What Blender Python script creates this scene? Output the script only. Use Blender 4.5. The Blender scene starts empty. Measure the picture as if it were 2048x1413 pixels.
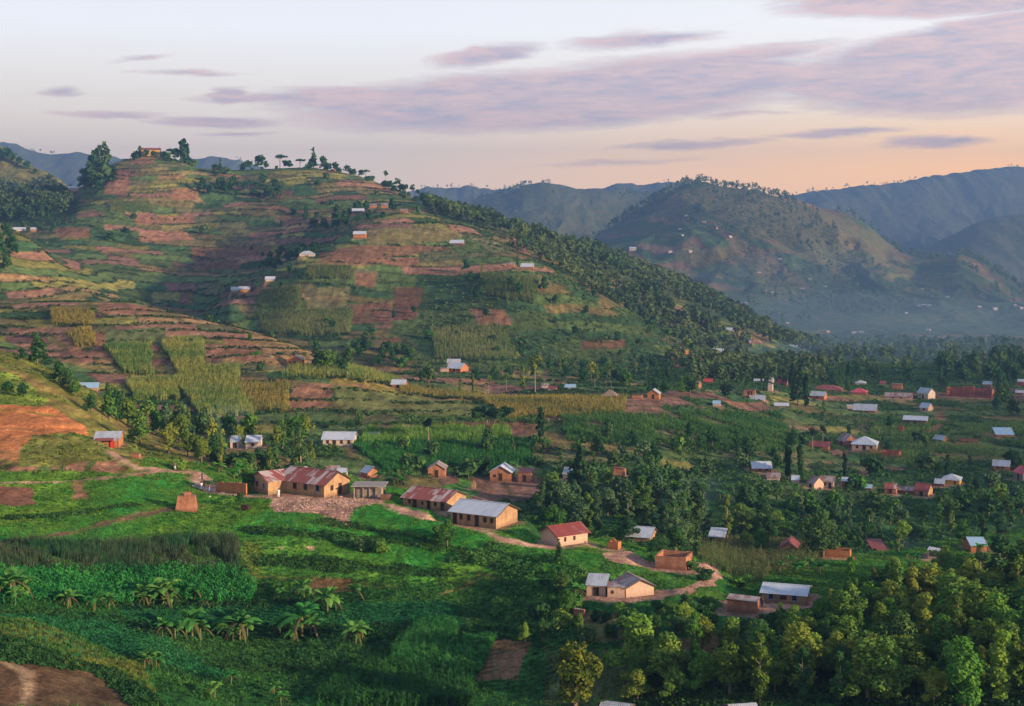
import bpy, math, random
import numpy as np
from mathutils import Vector, Matrix
R = math.radians
rng = np.random.default_rng(7)
random.seed(7)
C = bpy.context.scene.collection
F = 2813.0; CX = 1024.0; HZ = 480.0          # focal length and horizon, in units of a 2048 px wide frame

# ------------------------------------------------------------------ camera
cd = bpy.data.cameras.new("camera"); cam = bpy.data.objects.new("camera", cd); C.objects.link(cam)
cam.location = (0, 0, 0); cam.rotation_euler = (R(90), 0, 0)
cd.sensor_width = 36; cd.lens = 36 * F / 2048
cd.shift_y = -(1413 / 2 - HZ) / 2048
cd.clip_start = 1; cd.clip_end = 40000
bpy.context.scene.camera = cam
sc = bpy.context.scene
sc.view_settings.view_transform = 'Standard'; sc.view_settings.look = 'None'
sc.view_settings.gamma = 1; sc.view_settings.exposure = 1.4
sc.cycles.max_bounces = 5; sc.cycles.diffuse_bounces = 2; sc.cycles.glossy_bounces = 1
sc.cycles.transmission_bounces = 2; sc.cycles.volume_bounces = 0; sc.cycles.transparent_max_bounces = 4
sc.cycles.use_denoising = True
sc.cycles.use_adaptive_sampling = True; sc.cycles.adaptive_threshold = 0.02

# ------------------------------------------------------------------ light
SUN_AZ = 118.0      # degrees clockwise from the view direction: the sun stands low, right and slightly behind
SUN_EL = 11.5
sd = Vector((math.sin(R(SUN_AZ)) * math.cos(R(SUN_EL)), math.cos(R(SUN_AZ)) * math.cos(R(SUN_EL)), math.sin(R(SUN_EL))))
sl = bpy.data.lights.new("sun", 'SUN'); so = bpy.data.objects.new("sun", sl); C.objects.link(so)
so.location = (300, -100, 300)
so.rotation_euler = sd.to_track_quat('Z', 'Y').to_euler()
sl.energy = 5.0; sl.angle = R(2.0); sl.color = (1.0, 0.73, 0.47)

# ------------------------------------------------------------------ world: low sun sky, evening tint, cloud streaks
W = bpy.data.worlds.new("World"); sc.world = W; W.use_nodes = True
wn = W.node_tree.nodes; wl = W.node_tree.links; wn.clear()
def wnode(t, **k):
    n = wn.new(t)
    for a, b in k.items(): setattr(n, a, b)
    return n
def wmath(op, a, b=None, clamp=False):
    n = wnode('ShaderNodeMath', operation=op, use_clamp=clamp)
    for i, s in enumerate((a, b)):
        if s is None: continue
        if isinstance(s, (int, float)): n.inputs[i].default_value = s
        else: wl.new(s, n.inputs[i])
    return n.outputs[0]
def wmix(f, a, b):
    n = wnode('ShaderNodeMix', data_type='RGBA')
    for s, i in ((f, 0), (a, 6), (b, 7)):
        if isinstance(s, (int, float)): n.inputs[i].default_value = s
        elif isinstance(s, tuple): n.inputs[i].default_value = s
        else: wl.new(s, n.inputs[i])
    return n.outputs[2]
def srgb(r, g, b, a=1.0):
    f = lambda c: (c / 255 / 12.92) if c <= 10 else ((c / 255 + 0.055) / 1.055) ** 2.4
    return (f(r), f(g), f(b), a)
def wramp(fac, stops):
    n = wnode('ShaderNodeValToRGB'); e = n.color_ramp.elements
    e[0].position, e[0].color = stops[0]; e[1].position, e[1].color = stops[-1]
    for p, c in stops[1:-1]:
        x = e.new(p); x.color = c
    wl.new(fac, n.inputs[0]); return n.outputs[0]
tc = wnode('ShaderNodeTexCoord'); sep = wnode('ShaderNodeSeparateXYZ'); wl.new(tc.outputs['Generated'], sep.inputs[0])
X, Y, Z = sep.outputs
az = wmath('ARCTAN2', X, Y)                                    # radians right of the view direction
el = wmath('ARCSINE', Z)
sky = wnode('ShaderNodeTexSky', sky_type='NISHITA', sun_disc=False)
sky.sun_elevation = R(SUN_EL); sky.sun_rotation = R(SUN_AZ); sky.altitude = 1500; sky.dust_density = 2.0
EL = wmath('MULTIPLY', el, 1 / R(90))
def E(v): return max(0, math.degrees(math.atan((HZ - v) / F)) / 90)
def K(c, k): return (c[0] * k, c[1] * k, c[2] * k, 1)
UP = [(0.18, (0.56, 0.62, 0.76, 1)), (0.4, (0.35, 0.43, 0.60, 1)), (1, (0.28, 0.39, 0.58, 1))]
left = wramp(EL, [(0, (1.95, 1.32, .90, 1)), (E(330), (1.82, 1.38, 1.02, 1)), (E(200), (1.46, 1.30, 1.10, 1)), (E(60), (1.28, 1.28, 1.30, 1))] + UP)
right = wramp(EL, [(0, (3.1, 1.45, .40, 1)), (E(340), (3.1, 1.55, .42, 1)), (E(270), (2.3, 1.45, .70, 1)), (E(200), (1.60, 1.38, 1.10, 1)), (E(60), (1.38, 1.32, 1.28, 1))] + UP)
azf = wmath('MULTIPLY', wmath('ADD', az, 0.10), 2.4, clamp=True)
grad = wmix(azf, left, right)
nsc = wnode('ShaderNodeVectorMath', operation='SCALE'); wl.new(sky.outputs[0], nsc.inputs[0]); nsc.inputs['Scale'].default_value = 0.06
base = wmix(0.08, grad, nsc.outputs[0])
# cloud coordinates: (azimuth, elevation) in radians
cmb = wnode('ShaderNodeCombineXYZ'); wl.new(az, cmb.inputs[0]); wl.new(el, cmb.inputs[1])
def cnoise(sx, sy, detail, dist=0.0, rot=0.05):
    mp = wnode('ShaderNodeMapping'); wl.new(cmb.outputs[0], mp.inputs[0]); mp.inputs['Scale'].default_value = (sx, sy, 1)
    mp.inputs['Rotation'].default_value = (0, 0, rot)
    nz = wnode('ShaderNodeTexNoise'); wl.new(mp.outputs[0], nz.inputs['Vector']); nz.inputs['Scale'].default_value = 1
    nz.inputs['Detail'].default_value = detail; nz.inputs['Distortion'].default_value = dist; nz.inputs['Roughness'].default_value = 0.6
    return nz
n1 = cnoise(16, 95, 6, 0.6, -0.06); n2 = cnoise(60, 420, 7, 0.5, -0.05); n3 = cnoise(9, 60, 4, 0.5, -0.1)
wv = wnode('ShaderNodeVectorMath', operation='SUBTRACT'); wl.new(n1.outputs['Color'], wv.inputs[0]); wv.inputs[1].default_value = (.5, .5, .5)
wv2 = wnode('ShaderNodeVectorMath', operation='MULTIPLY'); wl.new(wv.outputs[0], wv2.inputs[0]); wv2.inputs[1].default_value = (0.05, 0.010, 0)
wv3 = wnode('ShaderNodeVectorMath', operation='ADD'); wl.new(wv2.outputs[0], wv3.inputs[0]); wl.new(cmb.outputs[0], wv3.inputs[1])
def cloud(u, v, ru, rv, rot=0.0, k=1.0):
    a = math.atan((u - CX) / F); e = math.atan((HZ - v) / F)
    mp = wnode('ShaderNodeMapping', vector_type='TEXTURE'); wl.new(wv3.outputs[0], mp.inputs[0])
    mp.inputs['Location'].default_value = (a, e, 0); mp.inputs['Rotation'].default_value = (0, 0, rot)
    mp.inputs['Scale'].default_value = (ru / F, rv / F, 1)
    g = wnode('ShaderNodeTexGradient', gradient_type='SPHERICAL'); wl.new(mp.outputs[0], g.inputs[0])
    return wmath('MULTIPLY', g.outputs['Fac'], k)
CL = [(1090, 200, 640, 78, 0.05, 2.0), (800, 205, 380, 44, 0.0, 1.6), (1380, 160, 420, 70, 0.02, 1.4), (560, 200, 260, 16, 0.02, 1.1),
      (455, 196, 52, 20, 0.1, 1.7), (115, 200, 60, 15, 0.05, 1.0), (970, 112, 150, 28, 0.16, 1.3), (1280, 82, 230, 24, 0.05, 1.1),
      (1480, 118, 300, 28, 0.10, 1.1), (1900, 165, 480, 80, 0.02, 2.0), (1960, 95, 460, 50, 0.14, 1.8), (1900, 20, 420, 44, 0.0, 1.8),
      (1860, 205, 380, 56, -0.03, 1.3), (430, 250, 200, 16, 0.0, 1.2), (230, 238, 150, 11, 0.0, 0.9), (1480, 232, 150, 12, 0.06, 0.8),
      (1380, 290, 240, 15, 0.03, 1.0), (1670, 273, 200, 13, 0.02, 1.0), (1870, 293, 150, 18, 0.0, 1.2), (1230, 325, 300, 12, 0.04, 0.6),
      (380, 155, 170, 10, 0.02, 0.8), (280, 128, 110, 10, 0.1, 0.7), (470, 275, 140, 9, 0.03, 0.8), (1180, 148, 300, 22, 0.05, 0.9)]
acc = None
for c in CL:
    s = cloud(*c); acc = s if acc is None else wmath('MAXIMUM', acc, s)
tex = wmath('ADD', wmath('MULTIPLY', n2.outputs['Fac'], 1.15), wmath('MULTIPLY', n1.outputs['Fac'], 0.6))
dens = wmath('MULTIPLY', wmath('SUBTRACT', wmath('ADD', acc, wmath('MULTIPLY', tex, 0.62)), 0.70), 1.7, clamp=True)
dens = wmath('MULTIPLY', dens, wmath('MULTIPLY', acc, 3.0, clamp=True))
# faint streaks everywhere in the upper sky
hi = wmath('MULTIPLY', wmath('SUBTRACT', n3.outputs['Fac'], 0.52), 1.1, clamp=True)
ccol_ = wmix(wmath('MULTIPLY', wmath('SUBTRACT', wmath('ADD', wmath('MULTIPLY', n1.outputs['Fac'], 1.0), wmath('MULTIPLY', n2.outputs['Fac'], .6)), 0.62), 3.2, clamp=True), srgb(166, 156, 176), srgb(222, 184, 180))
ccs = wnode('ShaderNodeVectorMath', operation='SCALE'); wl.new(ccol_, ccs.inputs[0]); wl.new(wmath('ADD', wmath('MULTIPLY', EL, -6.0), 1.85), ccs.inputs['Scale']); ccol = ccs.outputs[0]
cl1 = wmix(wmath('MULTIPLY', hi, 0.35), base, (1.15, .85, .80, 1))
cl2 = wmix(wmath('MULTIPLY', dens, 0.78), cl1, ccol)
below = wmath('MULTIPLY', wmath('ADD', Z, 0.005), -60.0, clamp=True)
full = wmix(below, cl2, (.10, .13, .08, 1))
bg = wnode('ShaderNodeBackground'); wl.new(full, bg.inputs[0]); bg.inputs[1].default_value = 0.45
wo = wnode('ShaderNodeOutputWorld'); wl.new(bg.outputs[0], wo.inputs[0])

# ------------------------------------------------------------------ terrain: profile curves from near to far, (u, v, distance)
CUR = [
 [(-400,3293,40),(2450,3293,40)],
 [(-400,1430,132),(0,1413,150),(250,1413,160),(600,1413,178),(1000,1413,180),(1400,1413,172),(2048,1413,160),(2450,1413,155)],
 [(-400,1300,150),(0,1300,166),(250,1370,170),(500,1300,200),(1000,1290,200),(1200,1280,197),(1450,1290,192),(1750,1300,190),(2048,1300,187),(2450,1300,180)],
 [(-400,1190,185),(0,1200,194),(250,1200,210),(500,1190,220),(900,1180,222),(1200,1195,213),(1350,1188,212),(1450,1222,208),(1600,1212,213),(1750,1225,215),(2048,1200,235),(2450,1180,240)],
 [(-400,1060,215),(0,1090,222),(250,1085,230),(500,1085,236),(800,1100,234),(1000,1120,230),(1150,1108,231),(1340,1146,225),(1420,1158,223),(1500,1190,224),(1650,1195,228),(1800,1190,240),(2048,1140,265),(2450,1120,265)],
 [(-400,950,250),(0,965,262),(200,962,270),(400,985,270),(500,990,267),(600,994,264),(750,998,262),(865,1022,255),(970,1055,246),(1100,1088,239),(1200,1090,240),(1290,1112,237),(1400,1135,236),(1500,1160,250),(1600,1140,265),(1800,1110,290),(2048,1080,310),(2450,1060,310)],
 [(-400,880,280),(0,900,285),(150,905,285),(240,922,285),(400,946,292),(500,962,300),(600,968,308),(700,985,300),(850,1000,295),(970,1030,290),(1040,1075,284),(1150,1085,285),(1250,1075,290),(1400,1085,300),(1600,1092,305),(1800,1060,330),(2048,1020,350),(2450,1000,350)],
 [(-400,780,330),(0,800,330),(150,852,322),(280,902,320),(400,915,330),(500,906,345),(680,899,360),(760,940,335),(870,955,345),(1000,966,350),(1150,965,352),(1250,960,355),(1400,985,370),(1500,942,400),(1640,977,385),(1750,972,390),(1900,966,400),(2048,960,400),(2450,940,400)],
 [(-400,670,380),(0,705,380),(100,745,375),(180,785,375),(260,850,370),(400,862,400),(500,866,400),(700,872,408),(900,880,410),(1100,880,415),(1300,880,430),(1500,870,470),(1700,905,475),(1850,880,510),(2048,870,520),(2450,850,520)],
 [(-400,730,460),(0,735,470),(150,775,450),(260,820,440),(450,830,440),(700,820,460),(1000,815,480),(1250,803,495),(1400,812,520),(1600,835,560),(1800,832,590),(2048,820,600),(2450,800,600)],
 [(-400,660,540),(0,690,540),(200,740,500),(400,755,500),(560,742,510),(700,748,520),(800,778,520),(1000,798,530),(1200,798,530),(1400,788,560),(1600,790,640),(1700,786,690),(1850,792,690),(1950,792,690),(2048,780,700),(2450,770,700)],
 [(-400,590,640),(0,610,640),(100,605,640),(230,603,640),(330,620,630),(420,645,610),(520,670,590),(620,705,565),(700,735,560),(800,762,572),(900,767,590),(1000,782,590),(1100,778,600),(1400,762,640),(1700,762,760),(2048,760,760),(2450,750,760)],
 [(-400,630,760),(0,640,760),(230,655,760),(420,690,740),(620,735,680),(700,743,660),(900,747,640),(1100,747,680),(1400,742,720),(1700,738,850),(2048,738,850),(2450,738,850)],
 [(-400,420,860),(0,520,820),(100,575,812),(220,606,805),(400,640,850),(470,598,850),(600,640,780),(800,655,760),(1000,675,750),(1200,695,760),(1350,715,800),(1500,722,860),(1700,728,920),(2048,728,920),(2450,728,920)],
 [(-400,380,1000),(0,450,950),(60,482,930),(140,547,900),(250,592,950),(400,622,960),(500,562,900),(620,512,900),(720,492,900),(900,540,850),(1050,542,830),(1130,565,850),(1250,625,860),(1350,682,900),(1500,712,960),(1700,720,1000),(2048,720,1000),(2450,720,1000)],
 [(-400,410,1150),(0,470,1080),(100,520,1050),(250,540,1080),(400,560,1100),(550,530,1080),(650,492,1060),(720,442,1050),(800,427,1050),(900,447,1030),(1000,482,1000),(1130,547,950),(1200,592,930),(1350,675,1000),(1500,702,1080),(1700,708,1150),(2048,708,1150),(2450,708,1150)],
 [(-400,420,1300),(0,442,1250),(100,440,1230),(200,430,1230),(400,470,1230),(550,450,1220),(700,428,1200),(800,418,1180),(900,443,1150),(1000,468,1130),(1100,502,1120),(1200,540,1120),(1300,578,1110),(1400,622,1110),(1500,665,1120),(1600,702,1150),(1700,714,1250),(2048,705,1300),(2450,705,1300)],
 [(-400,360,1450),(0,400,1450),(130,400,1420),(165,377,1420),(200,347,1420),(240,325,1420),(300,313,1420),(360,322,1420),(400,337,1420),(480,341,1430),(600,337,1450),(700,350,1430),(770,373,1400),(840,404,1350),(900,434,1310),(960,450,1300),(1050,482,1320),(1120,500,1400),(1180,506,1500),(1240,528,1500),(1300,554,1500),(1400,592,1500),(1500,648,1500),(1600,692,1500),(1700,702,1550),(2048,692,1600),(2450,692,1600)],
 [(-400,440,1800),(0,440,1800),(300,430,1800),(600,430,1800),(900,470,1800),(1100,545,1800),(1200,575,1850),(1400,640,1900),(1500,672,1900),(2048,678,2000),(2450,678,2000)],
 [(-400,240,1950),(0,308,1950),(60,347,1930),(130,378,1900),(180,430,2000),(300,470,2300),(1000,480,2400),(1200,540,2500),(1400,560,2500),(1600,600,2400),(1800,612,2400),(2048,622,2400),(2450,630,2400)],
 [(-400,440,2600),(0,440,2600),(300,460,3000),(900,460,3200),(1050,520,3200),(1130,505,3200),(1200,465,3200),(1280,415,3300),(1340,383,3300),(1370,369,3300),(1405,365,3300),(1430,371,3300),(1500,381,3300),(1560,393,3300),(1640,416,3300),(1700,431,3300),(1740,454,3250),(1780,490,3200),(1830,516,3150),(1880,522,3000),(1920,512,2950),(1960,524,2950),(2000,548,2900),(2048,575,2900),(2450,640,2900)],
 [(-400,460,3600),(0,460,3600),(900,470,3800),(1100,540,3700),(1300,500,3900),(1400,470,3900),(1600,500,3900),(1800,600,3800),(2048,640,3800),(2450,660,3800)],
 [(-400,440,4500),(800,445,4500),(860,432,4500),(920,413,4500),(960,401,4500),(1010,386,4500),(1050,369,4500),(1080,364,4500),(1120,369,4500),(1160,379,4500),(1200,381,4500),(1270,391,4500),(1330,402,4500),(1400,430,4500),(1600,490,4500),(1800,510,4500),(1850,492,4500),(1900,470,4500),(1960,442,4500),(2000,433,4500),(2048,430,4500),(2450,425,4500)],
 [(-400,450,5600),(900,440,5600),(1200,430,5600),(1800,500,5600),(2048,490,5600),(2450,490,5600)],
 [(-400,310,6500),(-100,296,6500),(0,284,6500),(30,287,6500),(60,299,6500),(110,309,6500),(150,305,6500),(190,313,6500),(240,319,6500),(300,331,6500),(380,321,6500),(430,315,6500),(480,323,6500),(560,350,6500),(700,371,6500),(820,385,6500),(860,376,6500),(900,379,6500),(940,373,6500),(980,377,6500),(1010,376,6500),(1060,385,6500),(1200,379,6500),(1240,369,6500),(1290,371,6500),(1340,363,6500),(1400,371,6500),(1500,396,6500),(1600,385,6500),(1680,375,6500),(1740,373,6500),(1800,366,6500),(1860,353,6500),(1920,346,6500),(1980,339,6500),(2048,335,6500),(2450,330,6500)],
 [(-400,470,7200),(2450,470,7200)],
]
NROW = [12,60,55,60,60,40,55,60,50,55,70,25,60,70,60,60,90,15,60,130,15,70,10,90,6]
CUTS = [(0,12,'ground'),(12,18,'hillside'),(18,21,'far_hillside'),(21,25,'mountains')]
U = np.linspace(-400, 2450, 1141)

def pchip(xk, yk, x):
    """monotone cubic through (xk, yk); yk may be 2-D (knots along axis 0) with xk the same shape"""
    h = np.diff(xk, axis=0); dl = np.diff(yk, axis=0) / h
    m = np.zeros_like(yk)
    w1 = 2 * h[1:] + h[:-1]; w2 = h[1:] + 2 * h[:-1]
    with np.errstate(divide='ignore', invalid='ignore'):
        mm = (w1 + w2) / (w1 / dl[:-1] + w2 / dl[1:])
    m[1:-1] = np.where(dl[:-1] * dl[1:] > 0, mm, 0)
    m[0] = dl[0]; m[-1] = dl[-1]
    return h, dl, m
def pchip1(xk, yk, x):
    xk = np.asarray(xk, float); yk = np.asarray(yk, float)
    if len(xk) < 3: return np.interp(x, xk, yk)
    h, dl, m = pchip(xk, yk, x)
    i = np.clip(np.searchsorted(xk, x) - 1, 0, len(xk) - 2)
    t = (x - xk[i]) / h[i]
    return (2*t**3-3*t**2+1)*yk[i] + (t**3-2*t**2+t)*h[i]*m[i] + (-2*t**3+3*t**2)*yk[i+1] + (t**3-t**2)*h[i]*m[i+1]
def hash2(i, j, s=0):
    n = (i.astype(np.int64) * 374761393 + j.astype(np.int64) * 668265263 + s * 974634777) & 0xffffffff
    n = ((n ^ (n >> 13)) * 1274126177) & 0xffffffff
    n = (n ^ (n >> 16)) & 0xffffffff
    return (n & 0xffffff) / float(0xffffff)
def vnoise(x, y, s=0):
    xi = np.floor(x); yi = np.floor(y); fx = x - xi; fy = y - yi
    fx = fx*fx*(3-2*fx); fy = fy*fy*(3-2*fy); xi = xi.astype(np.int64); yi = yi.astype(np.int64)
    a = hash2(xi, yi, s); b = hash2(xi+1, yi, s); c = hash2(xi, yi+1, s); d = hash2(xi+1, yi+1, s)
    return (a*(1-fx)+b*fx)*(1-fy) + (c*(1-fx)+d*fx)*fy
def fbm(x, y, s=0, o=4, g=0.5):
    r = 0; a = 1; t = 0
    for k in range(o):
        r = r + a * vnoise(x, y, s + k); t += a; a *= g; x = x * 2.03 + 17.3; y = y * 2.03 - 9.1
    return r / t
NC = len(CUR)
kd = np.zeros((NC, len(U))); kz = np.zeros((NC, len(U)))
for k, c in enumerate(CUR):
    us = [p[0] for p in c]
    vv = pchip1(us, [p[1] for p in c], U); dd = pchip1(us, [p[2] for p in c], U)
    kd[k] = dd; kz[k] = (HZ - vv) / F * dd
for k in range(1, NC): kd[k] = np.maximum(kd[k], kd[k-1] * 1.01)
h, dl, m = pchip(kd, kz, None)
rowsY, rowsZ, rowsK = [], [], []
for k in range(NC - 1):
    n = NROW[k]
    for j in range(n):
        t = j / n
        d = kd[k] * (kd[k+1] / kd[k]) ** t
        s = (d - kd[k]) / h[k]
        z = (2*s**3-3*s**2+1)*kz[k] + (s**3-2*s**2+s)*h[k]*m[k] + (-2*s**3+3*s**2)*kz[k+1] + (s**3-s**2)*h[k]*m[k+1]
        rowsY.append(d); rowsZ.append(z); rowsK.append(np.full(len(U), k + t))
rowsY.append(kd[-1]); rowsZ.append(kz[-1]); rowsK.append(np.full(len(U), NC - 1.0))
GY = np.array(rowsY); GZ = np.array(rowsZ); GK = np.array(rowsK); GX = (U[None, :] - CX) / F * GY; GU = np.broadcast_to(U, GY.shape)
# ---- relief: gullies and lumps that grow with the size of the hills, terrace steps on the tilled slopes
far = np.clip((GK - 12) / 6, 0, 1)
rel = (fbm(GX / 9, GY / 9, 3) - .5) * 0.7 * np.clip(GK / 2, 0, 1) * (GK < 12)
rel += (fbm(GX / 2.2, GY / 2.2, 33, 3) - .5) * 0.55 * (GK > 1) * (GK < 9)
rel += (fbm(GX / 45, GY / 45, 5) - .5) * np.clip((GK - 8) / 3, 0, 1) * 5
rel += (fbm(GX / 140, GY / 140, 8) - .5) * np.clip((GK - 12.5) / 2, 0, 1) * 17
rid = 1 - np.abs(fbm(GX / 230 + fbm(GX/300, GY/300, 2), GY / 500, 11, 5) * 2 - 1)
rel += (rid - .8) * np.clip((GK - 18.3) / 1, 0, 1) * 60
rid2 = 1 - np.abs(fbm(GX / 700, GY / 1400, 12, 5) * 2 - 1)
rel += (rid2 - .85) * np.clip((GK - 21.5) / 1, 0, 1) * 170
rel += (fbm(GX/25, GY/70, 21, 3) - .5) * np.clip((GK-23)/1,0,1) * 14
crest = np.zeros_like(GK)
for kc, wd in ((11, .35), (17, .3), (20, .3), (22, .3), (24, .5), (14, .2)):
    crest = np.maximum(crest, np.exp(-((GK - kc) / wd) ** 2))
rel *= 1 - 0.85 * crest
rel += np.clip((GK-18.5)/1,0,1) * (fbm(GX/30, GY/3000, 31, 3) - .5) * np.where(GK > 23, 16, 7) * crest
GZ0 = GZ.copy(); GZ = GZ + rel
# parcels: rows follow the contour lines, columns run across them
big = GK > 18.2
hzr = np.where(big, 14.0, np.where(GK > 12, 5.6, 4.2)); wdt = np.where(big, 60.0, np.where(GK > 12, 25.0, 15.0))
rr = GZ / hzr + GY / np.where(big, 220.0, np.where(GK > 12, 75.0, 26.0)) + (fbm(GX / 60, GY / 60, 40, 3) - .5) * np.where(GK > 12, 3.2, 1.8)
ri = np.floor(rr); rf = rr - ri
cc = (GX + GY * 0.15 + (fbm(GX / 30, GY / 30, 43, 2) - .5) * 10 + rr * 4.0) / wdt + hash2(ri, ri * 0, 5) * 7
ci = np.floor(cc); cf = cc - ci
merge = hash2(ri, ci, 9) < 0.25                     # some parcels join the one to their left
ci2 = np.where(merge, ci - 1, ci)
hid = hash2(ri, ci2, 77); hid2 = hash2(ri, ci2, 78)
step = (GK > 6.5) & (GK < 18)
GZ = GZ + np.where(step, ((rf - 0.5) * -0.35 + np.clip((rf-.88)/.12,0,1)*0.35) * hzr * 0.32, 0) * (1 - 0.8*crest)
GV = HZ - F * GZ / GY

def interp_grid(u):
    i = np.clip((u - U[0]) / (U[1] - U[0]), 0, len(U) - 1.001); i0 = int(i); f = i - i0
    return i0, f
def ground(x, y):
    u = CX + F * x / y; i0, f = interp_grid(u)
    o = []
    for i in (i0, i0 + 1):
        o.append(np.interp(y, GY[:, i], GZ[:, i]))
    return o[0] * (1 - f) + o[1] * f
def hit(u, v, k0=0.0, k1=99.0):
    """first ground point seen at picture position (u, v), between profile curves k0 and k1"""
    i = int(round((u - U[0]) / (U[1] - U[0]))); i = min(max(i, 0), len(U) - 1)
    kk = GK[:, i]; sel = (kk >= k0) & (kk <= k1); vs = GV[sel, i]; ys = GY[sel, i]
    idx = np.where(vs <= v)[0]
    if len(idx) == 0: j = int(np.argmin(vs)); y = ys[j]
    else:
        j = idx[0]
        if j == 0: y = ys[0]
        else:
            t = (vs[j-1] - v) / max(1e-6, vs[j-1] - vs[j]); y = ys[j-1] + t * (ys[j] - ys[j-1])
    x = (u - CX) / F * y
    return Vector((x, y, ground(x, y)))
def mat(name): 
    m = bpy.data.materials.new(name); m.use_nodes = True
    return m, m.node_tree.nodes, m.node_tree.links, m.node_tree.nodes['Principled BSDF']
def ground_mat():
    m, n, l, b = mat('ground_cover')
    at = n.new('ShaderNodeAttribute'); at.attribute_name = 'cover'
    geo = n.new('ShaderNodeNewGeometry')
    outs = []
    for sx, sy, sz, w, r in ((1.3, 1.3, 1.3, .55, .75), (.42, .06, .10, .35, .5), (.05, .05, 1.1, .12, .5), (0.16, .16, .3, .35, .7), (6, 6, 6, .35, .8)):
        mp = n.new('ShaderNodeMapping'); mp.inputs['Scale'].default_value = (sx, sy, sz); l.new(geo.outputs['Position'], mp.inputs[0])
        nz = n.new('ShaderNodeTexNoise'); nz.inputs['Scale'].default_value = 1; nz.inputs['Detail'].default_value = 5; nz.inputs['Roughness'].default_value = r
        l.new(mp.outputs[0], nz.inputs['Vector'])
        mr = n.new('ShaderNodeMapRange'); mr.inputs[1].default_value = .3; mr.inputs[2].default_value = .7; mr.inputs[3].default_value = 1 - w; mr.inputs[4].default_value = 1 + w
        l.new(nz.outputs['Fac'], mr.inputs[0]); outs.append(mr.outputs[0])
    acc_ = outs[0]
    for q in outs[1:]:
        mm = n.new('ShaderNodeMath'); mm.operation = 'MULTIPLY'; l.new(acc_, mm.inputs[0]); l.new(q, mm.inputs[1]); acc_ = mm.outputs[0]
    bp = n.new('ShaderNodeBump'); bp.inputs['Strength'].default_value = .7; bp.inputs['Distance'].default_value = .35; l.new(outs[0], bp.inputs['Height']); l.new(bp.outputs[0], b.inputs['Normal'])
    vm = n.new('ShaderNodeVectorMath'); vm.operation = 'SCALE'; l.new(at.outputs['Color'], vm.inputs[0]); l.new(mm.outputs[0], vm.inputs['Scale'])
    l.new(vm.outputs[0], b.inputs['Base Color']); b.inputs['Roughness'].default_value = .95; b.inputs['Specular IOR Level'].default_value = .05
    return m
MG = ground_mat()
# ------------------------------------------------------------------ mesh helpers
def new_mesh(name, v, f, m=None, smooth=False):
    me = bpy.data.meshes.new(name); me.from_pydata([tuple(p) for p in v], [], [tuple(q) for q in f]); me.update()
    if m:
        for x in (m if isinstance(m, (list, tuple)) else [m]): me.materials.append(x)
    if smooth: me.polygons.foreach_set('use_smooth', np.ones(len(me.polygons), bool))
    return me
def quad_mesh(name, co, m, nv=4):
    """co: (n, nv, 3) separate faces"""
    me = bpy.data.meshes.new(name); n = len(co)
    me.vertices.add(n * nv); me.vertices.foreach_set('co', co.astype(np.float32).ravel())
    me.loops.add(n * nv); me.loops.foreach_set('vertex_index', np.arange(n * nv, dtype=np.int32))
    me.polygons.add(n); me.polygons.foreach_set('loop_start', (np.arange(n) * nv).astype(np.int32))
    me.update(calc_edges=True); me.materials.append(m); return me
def put_obj(name, me, parent=None, **props):
    o = bpy.data.objects.new(name, me); C.objects.link(o)
    if parent is not None: o.parent = parent
    for k, v_ in props.items(): o[k] = v_
    return o
def root(name, loc, rz, label, cat, group=None, scale=None):
    o = bpy.data.objects.new(name, None); C.objects.link(o); o.location = loc; o.rotation_euler = (0, 0, rz)
    o.empty_display_size = .3
    if scale: o.scale = scale
    o['label'] = label; o['category'] = cat
    if group: o['group'] = group
    return o
class MB:
    def __init__(s): s.v = []; s.f = []
    def add(s, v, f): b = len(s.v); s.v += [tuple(p) for p in v]; s.f += [tuple(b + i for i in q) for q in f]
    def box(s, x0, x1, y0, y1, z0, z1):
        s.add([(x0,y0,z0),(x1,y0,z0),(x1,y1,z0),(x0,y1,z0),(x0,y0,z1),(x1,y0,z1),(x1,y1,z1),(x0,y1,z1)], [(0,3,2,1),(4,5,6,7),(0,1,5,4),(1,2,6,5),(2,3,7,6),(3,0,4,7)])
    def slab(s, p, t):
        """four corner points of a top face, t thick downward"""
        q = [(a, b, c - t) for a, b, c in p]; s.add(list(p) + q, [(0,1,2,3),(7,6,5,4),(0,4,5,1),(1,5,6,2),(2,6,7,3),(3,7,4,0)])
    def tube(s, pts, rad, n=6, cap=True):
        rings = []
        for i, p in enumerate(pts):
            p = Vector(p); a = Vector(pts[max(i-1, 0)]); b = Vector(pts[min(i+1, len(pts)-1)]); d = (b - a).normalized()
            x = d.cross(Vector((0.31, 0.95, 0.1))).normalized(); y = d.cross(x)
            r = rad[i]; rings.append([p + x * (r * math.cos(2*math.pi*k/n)) + y * (r * math.sin(2*math.pi*k/n)) for k in range(n)])
        b0 = len(s.v)
        for g in rings: s.v += [tuple(p) for p in g]
        for i in range(len(pts) - 1):
            for k in range(n): a = b0 + i*n + k; b = b0 + i*n + (k+1) % n; s.f.append((a, b, b + n, a + n))
        if cap: s.f.append(tuple(b0 + (len(pts)-1)*n + k for k in range(n))); s.f.append(tuple(b0 + k for k in reversed(range(n))))
    def mesh(s, name, m, smooth=False): return new_mesh(name, s.v, s.f, m, smooth)
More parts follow.
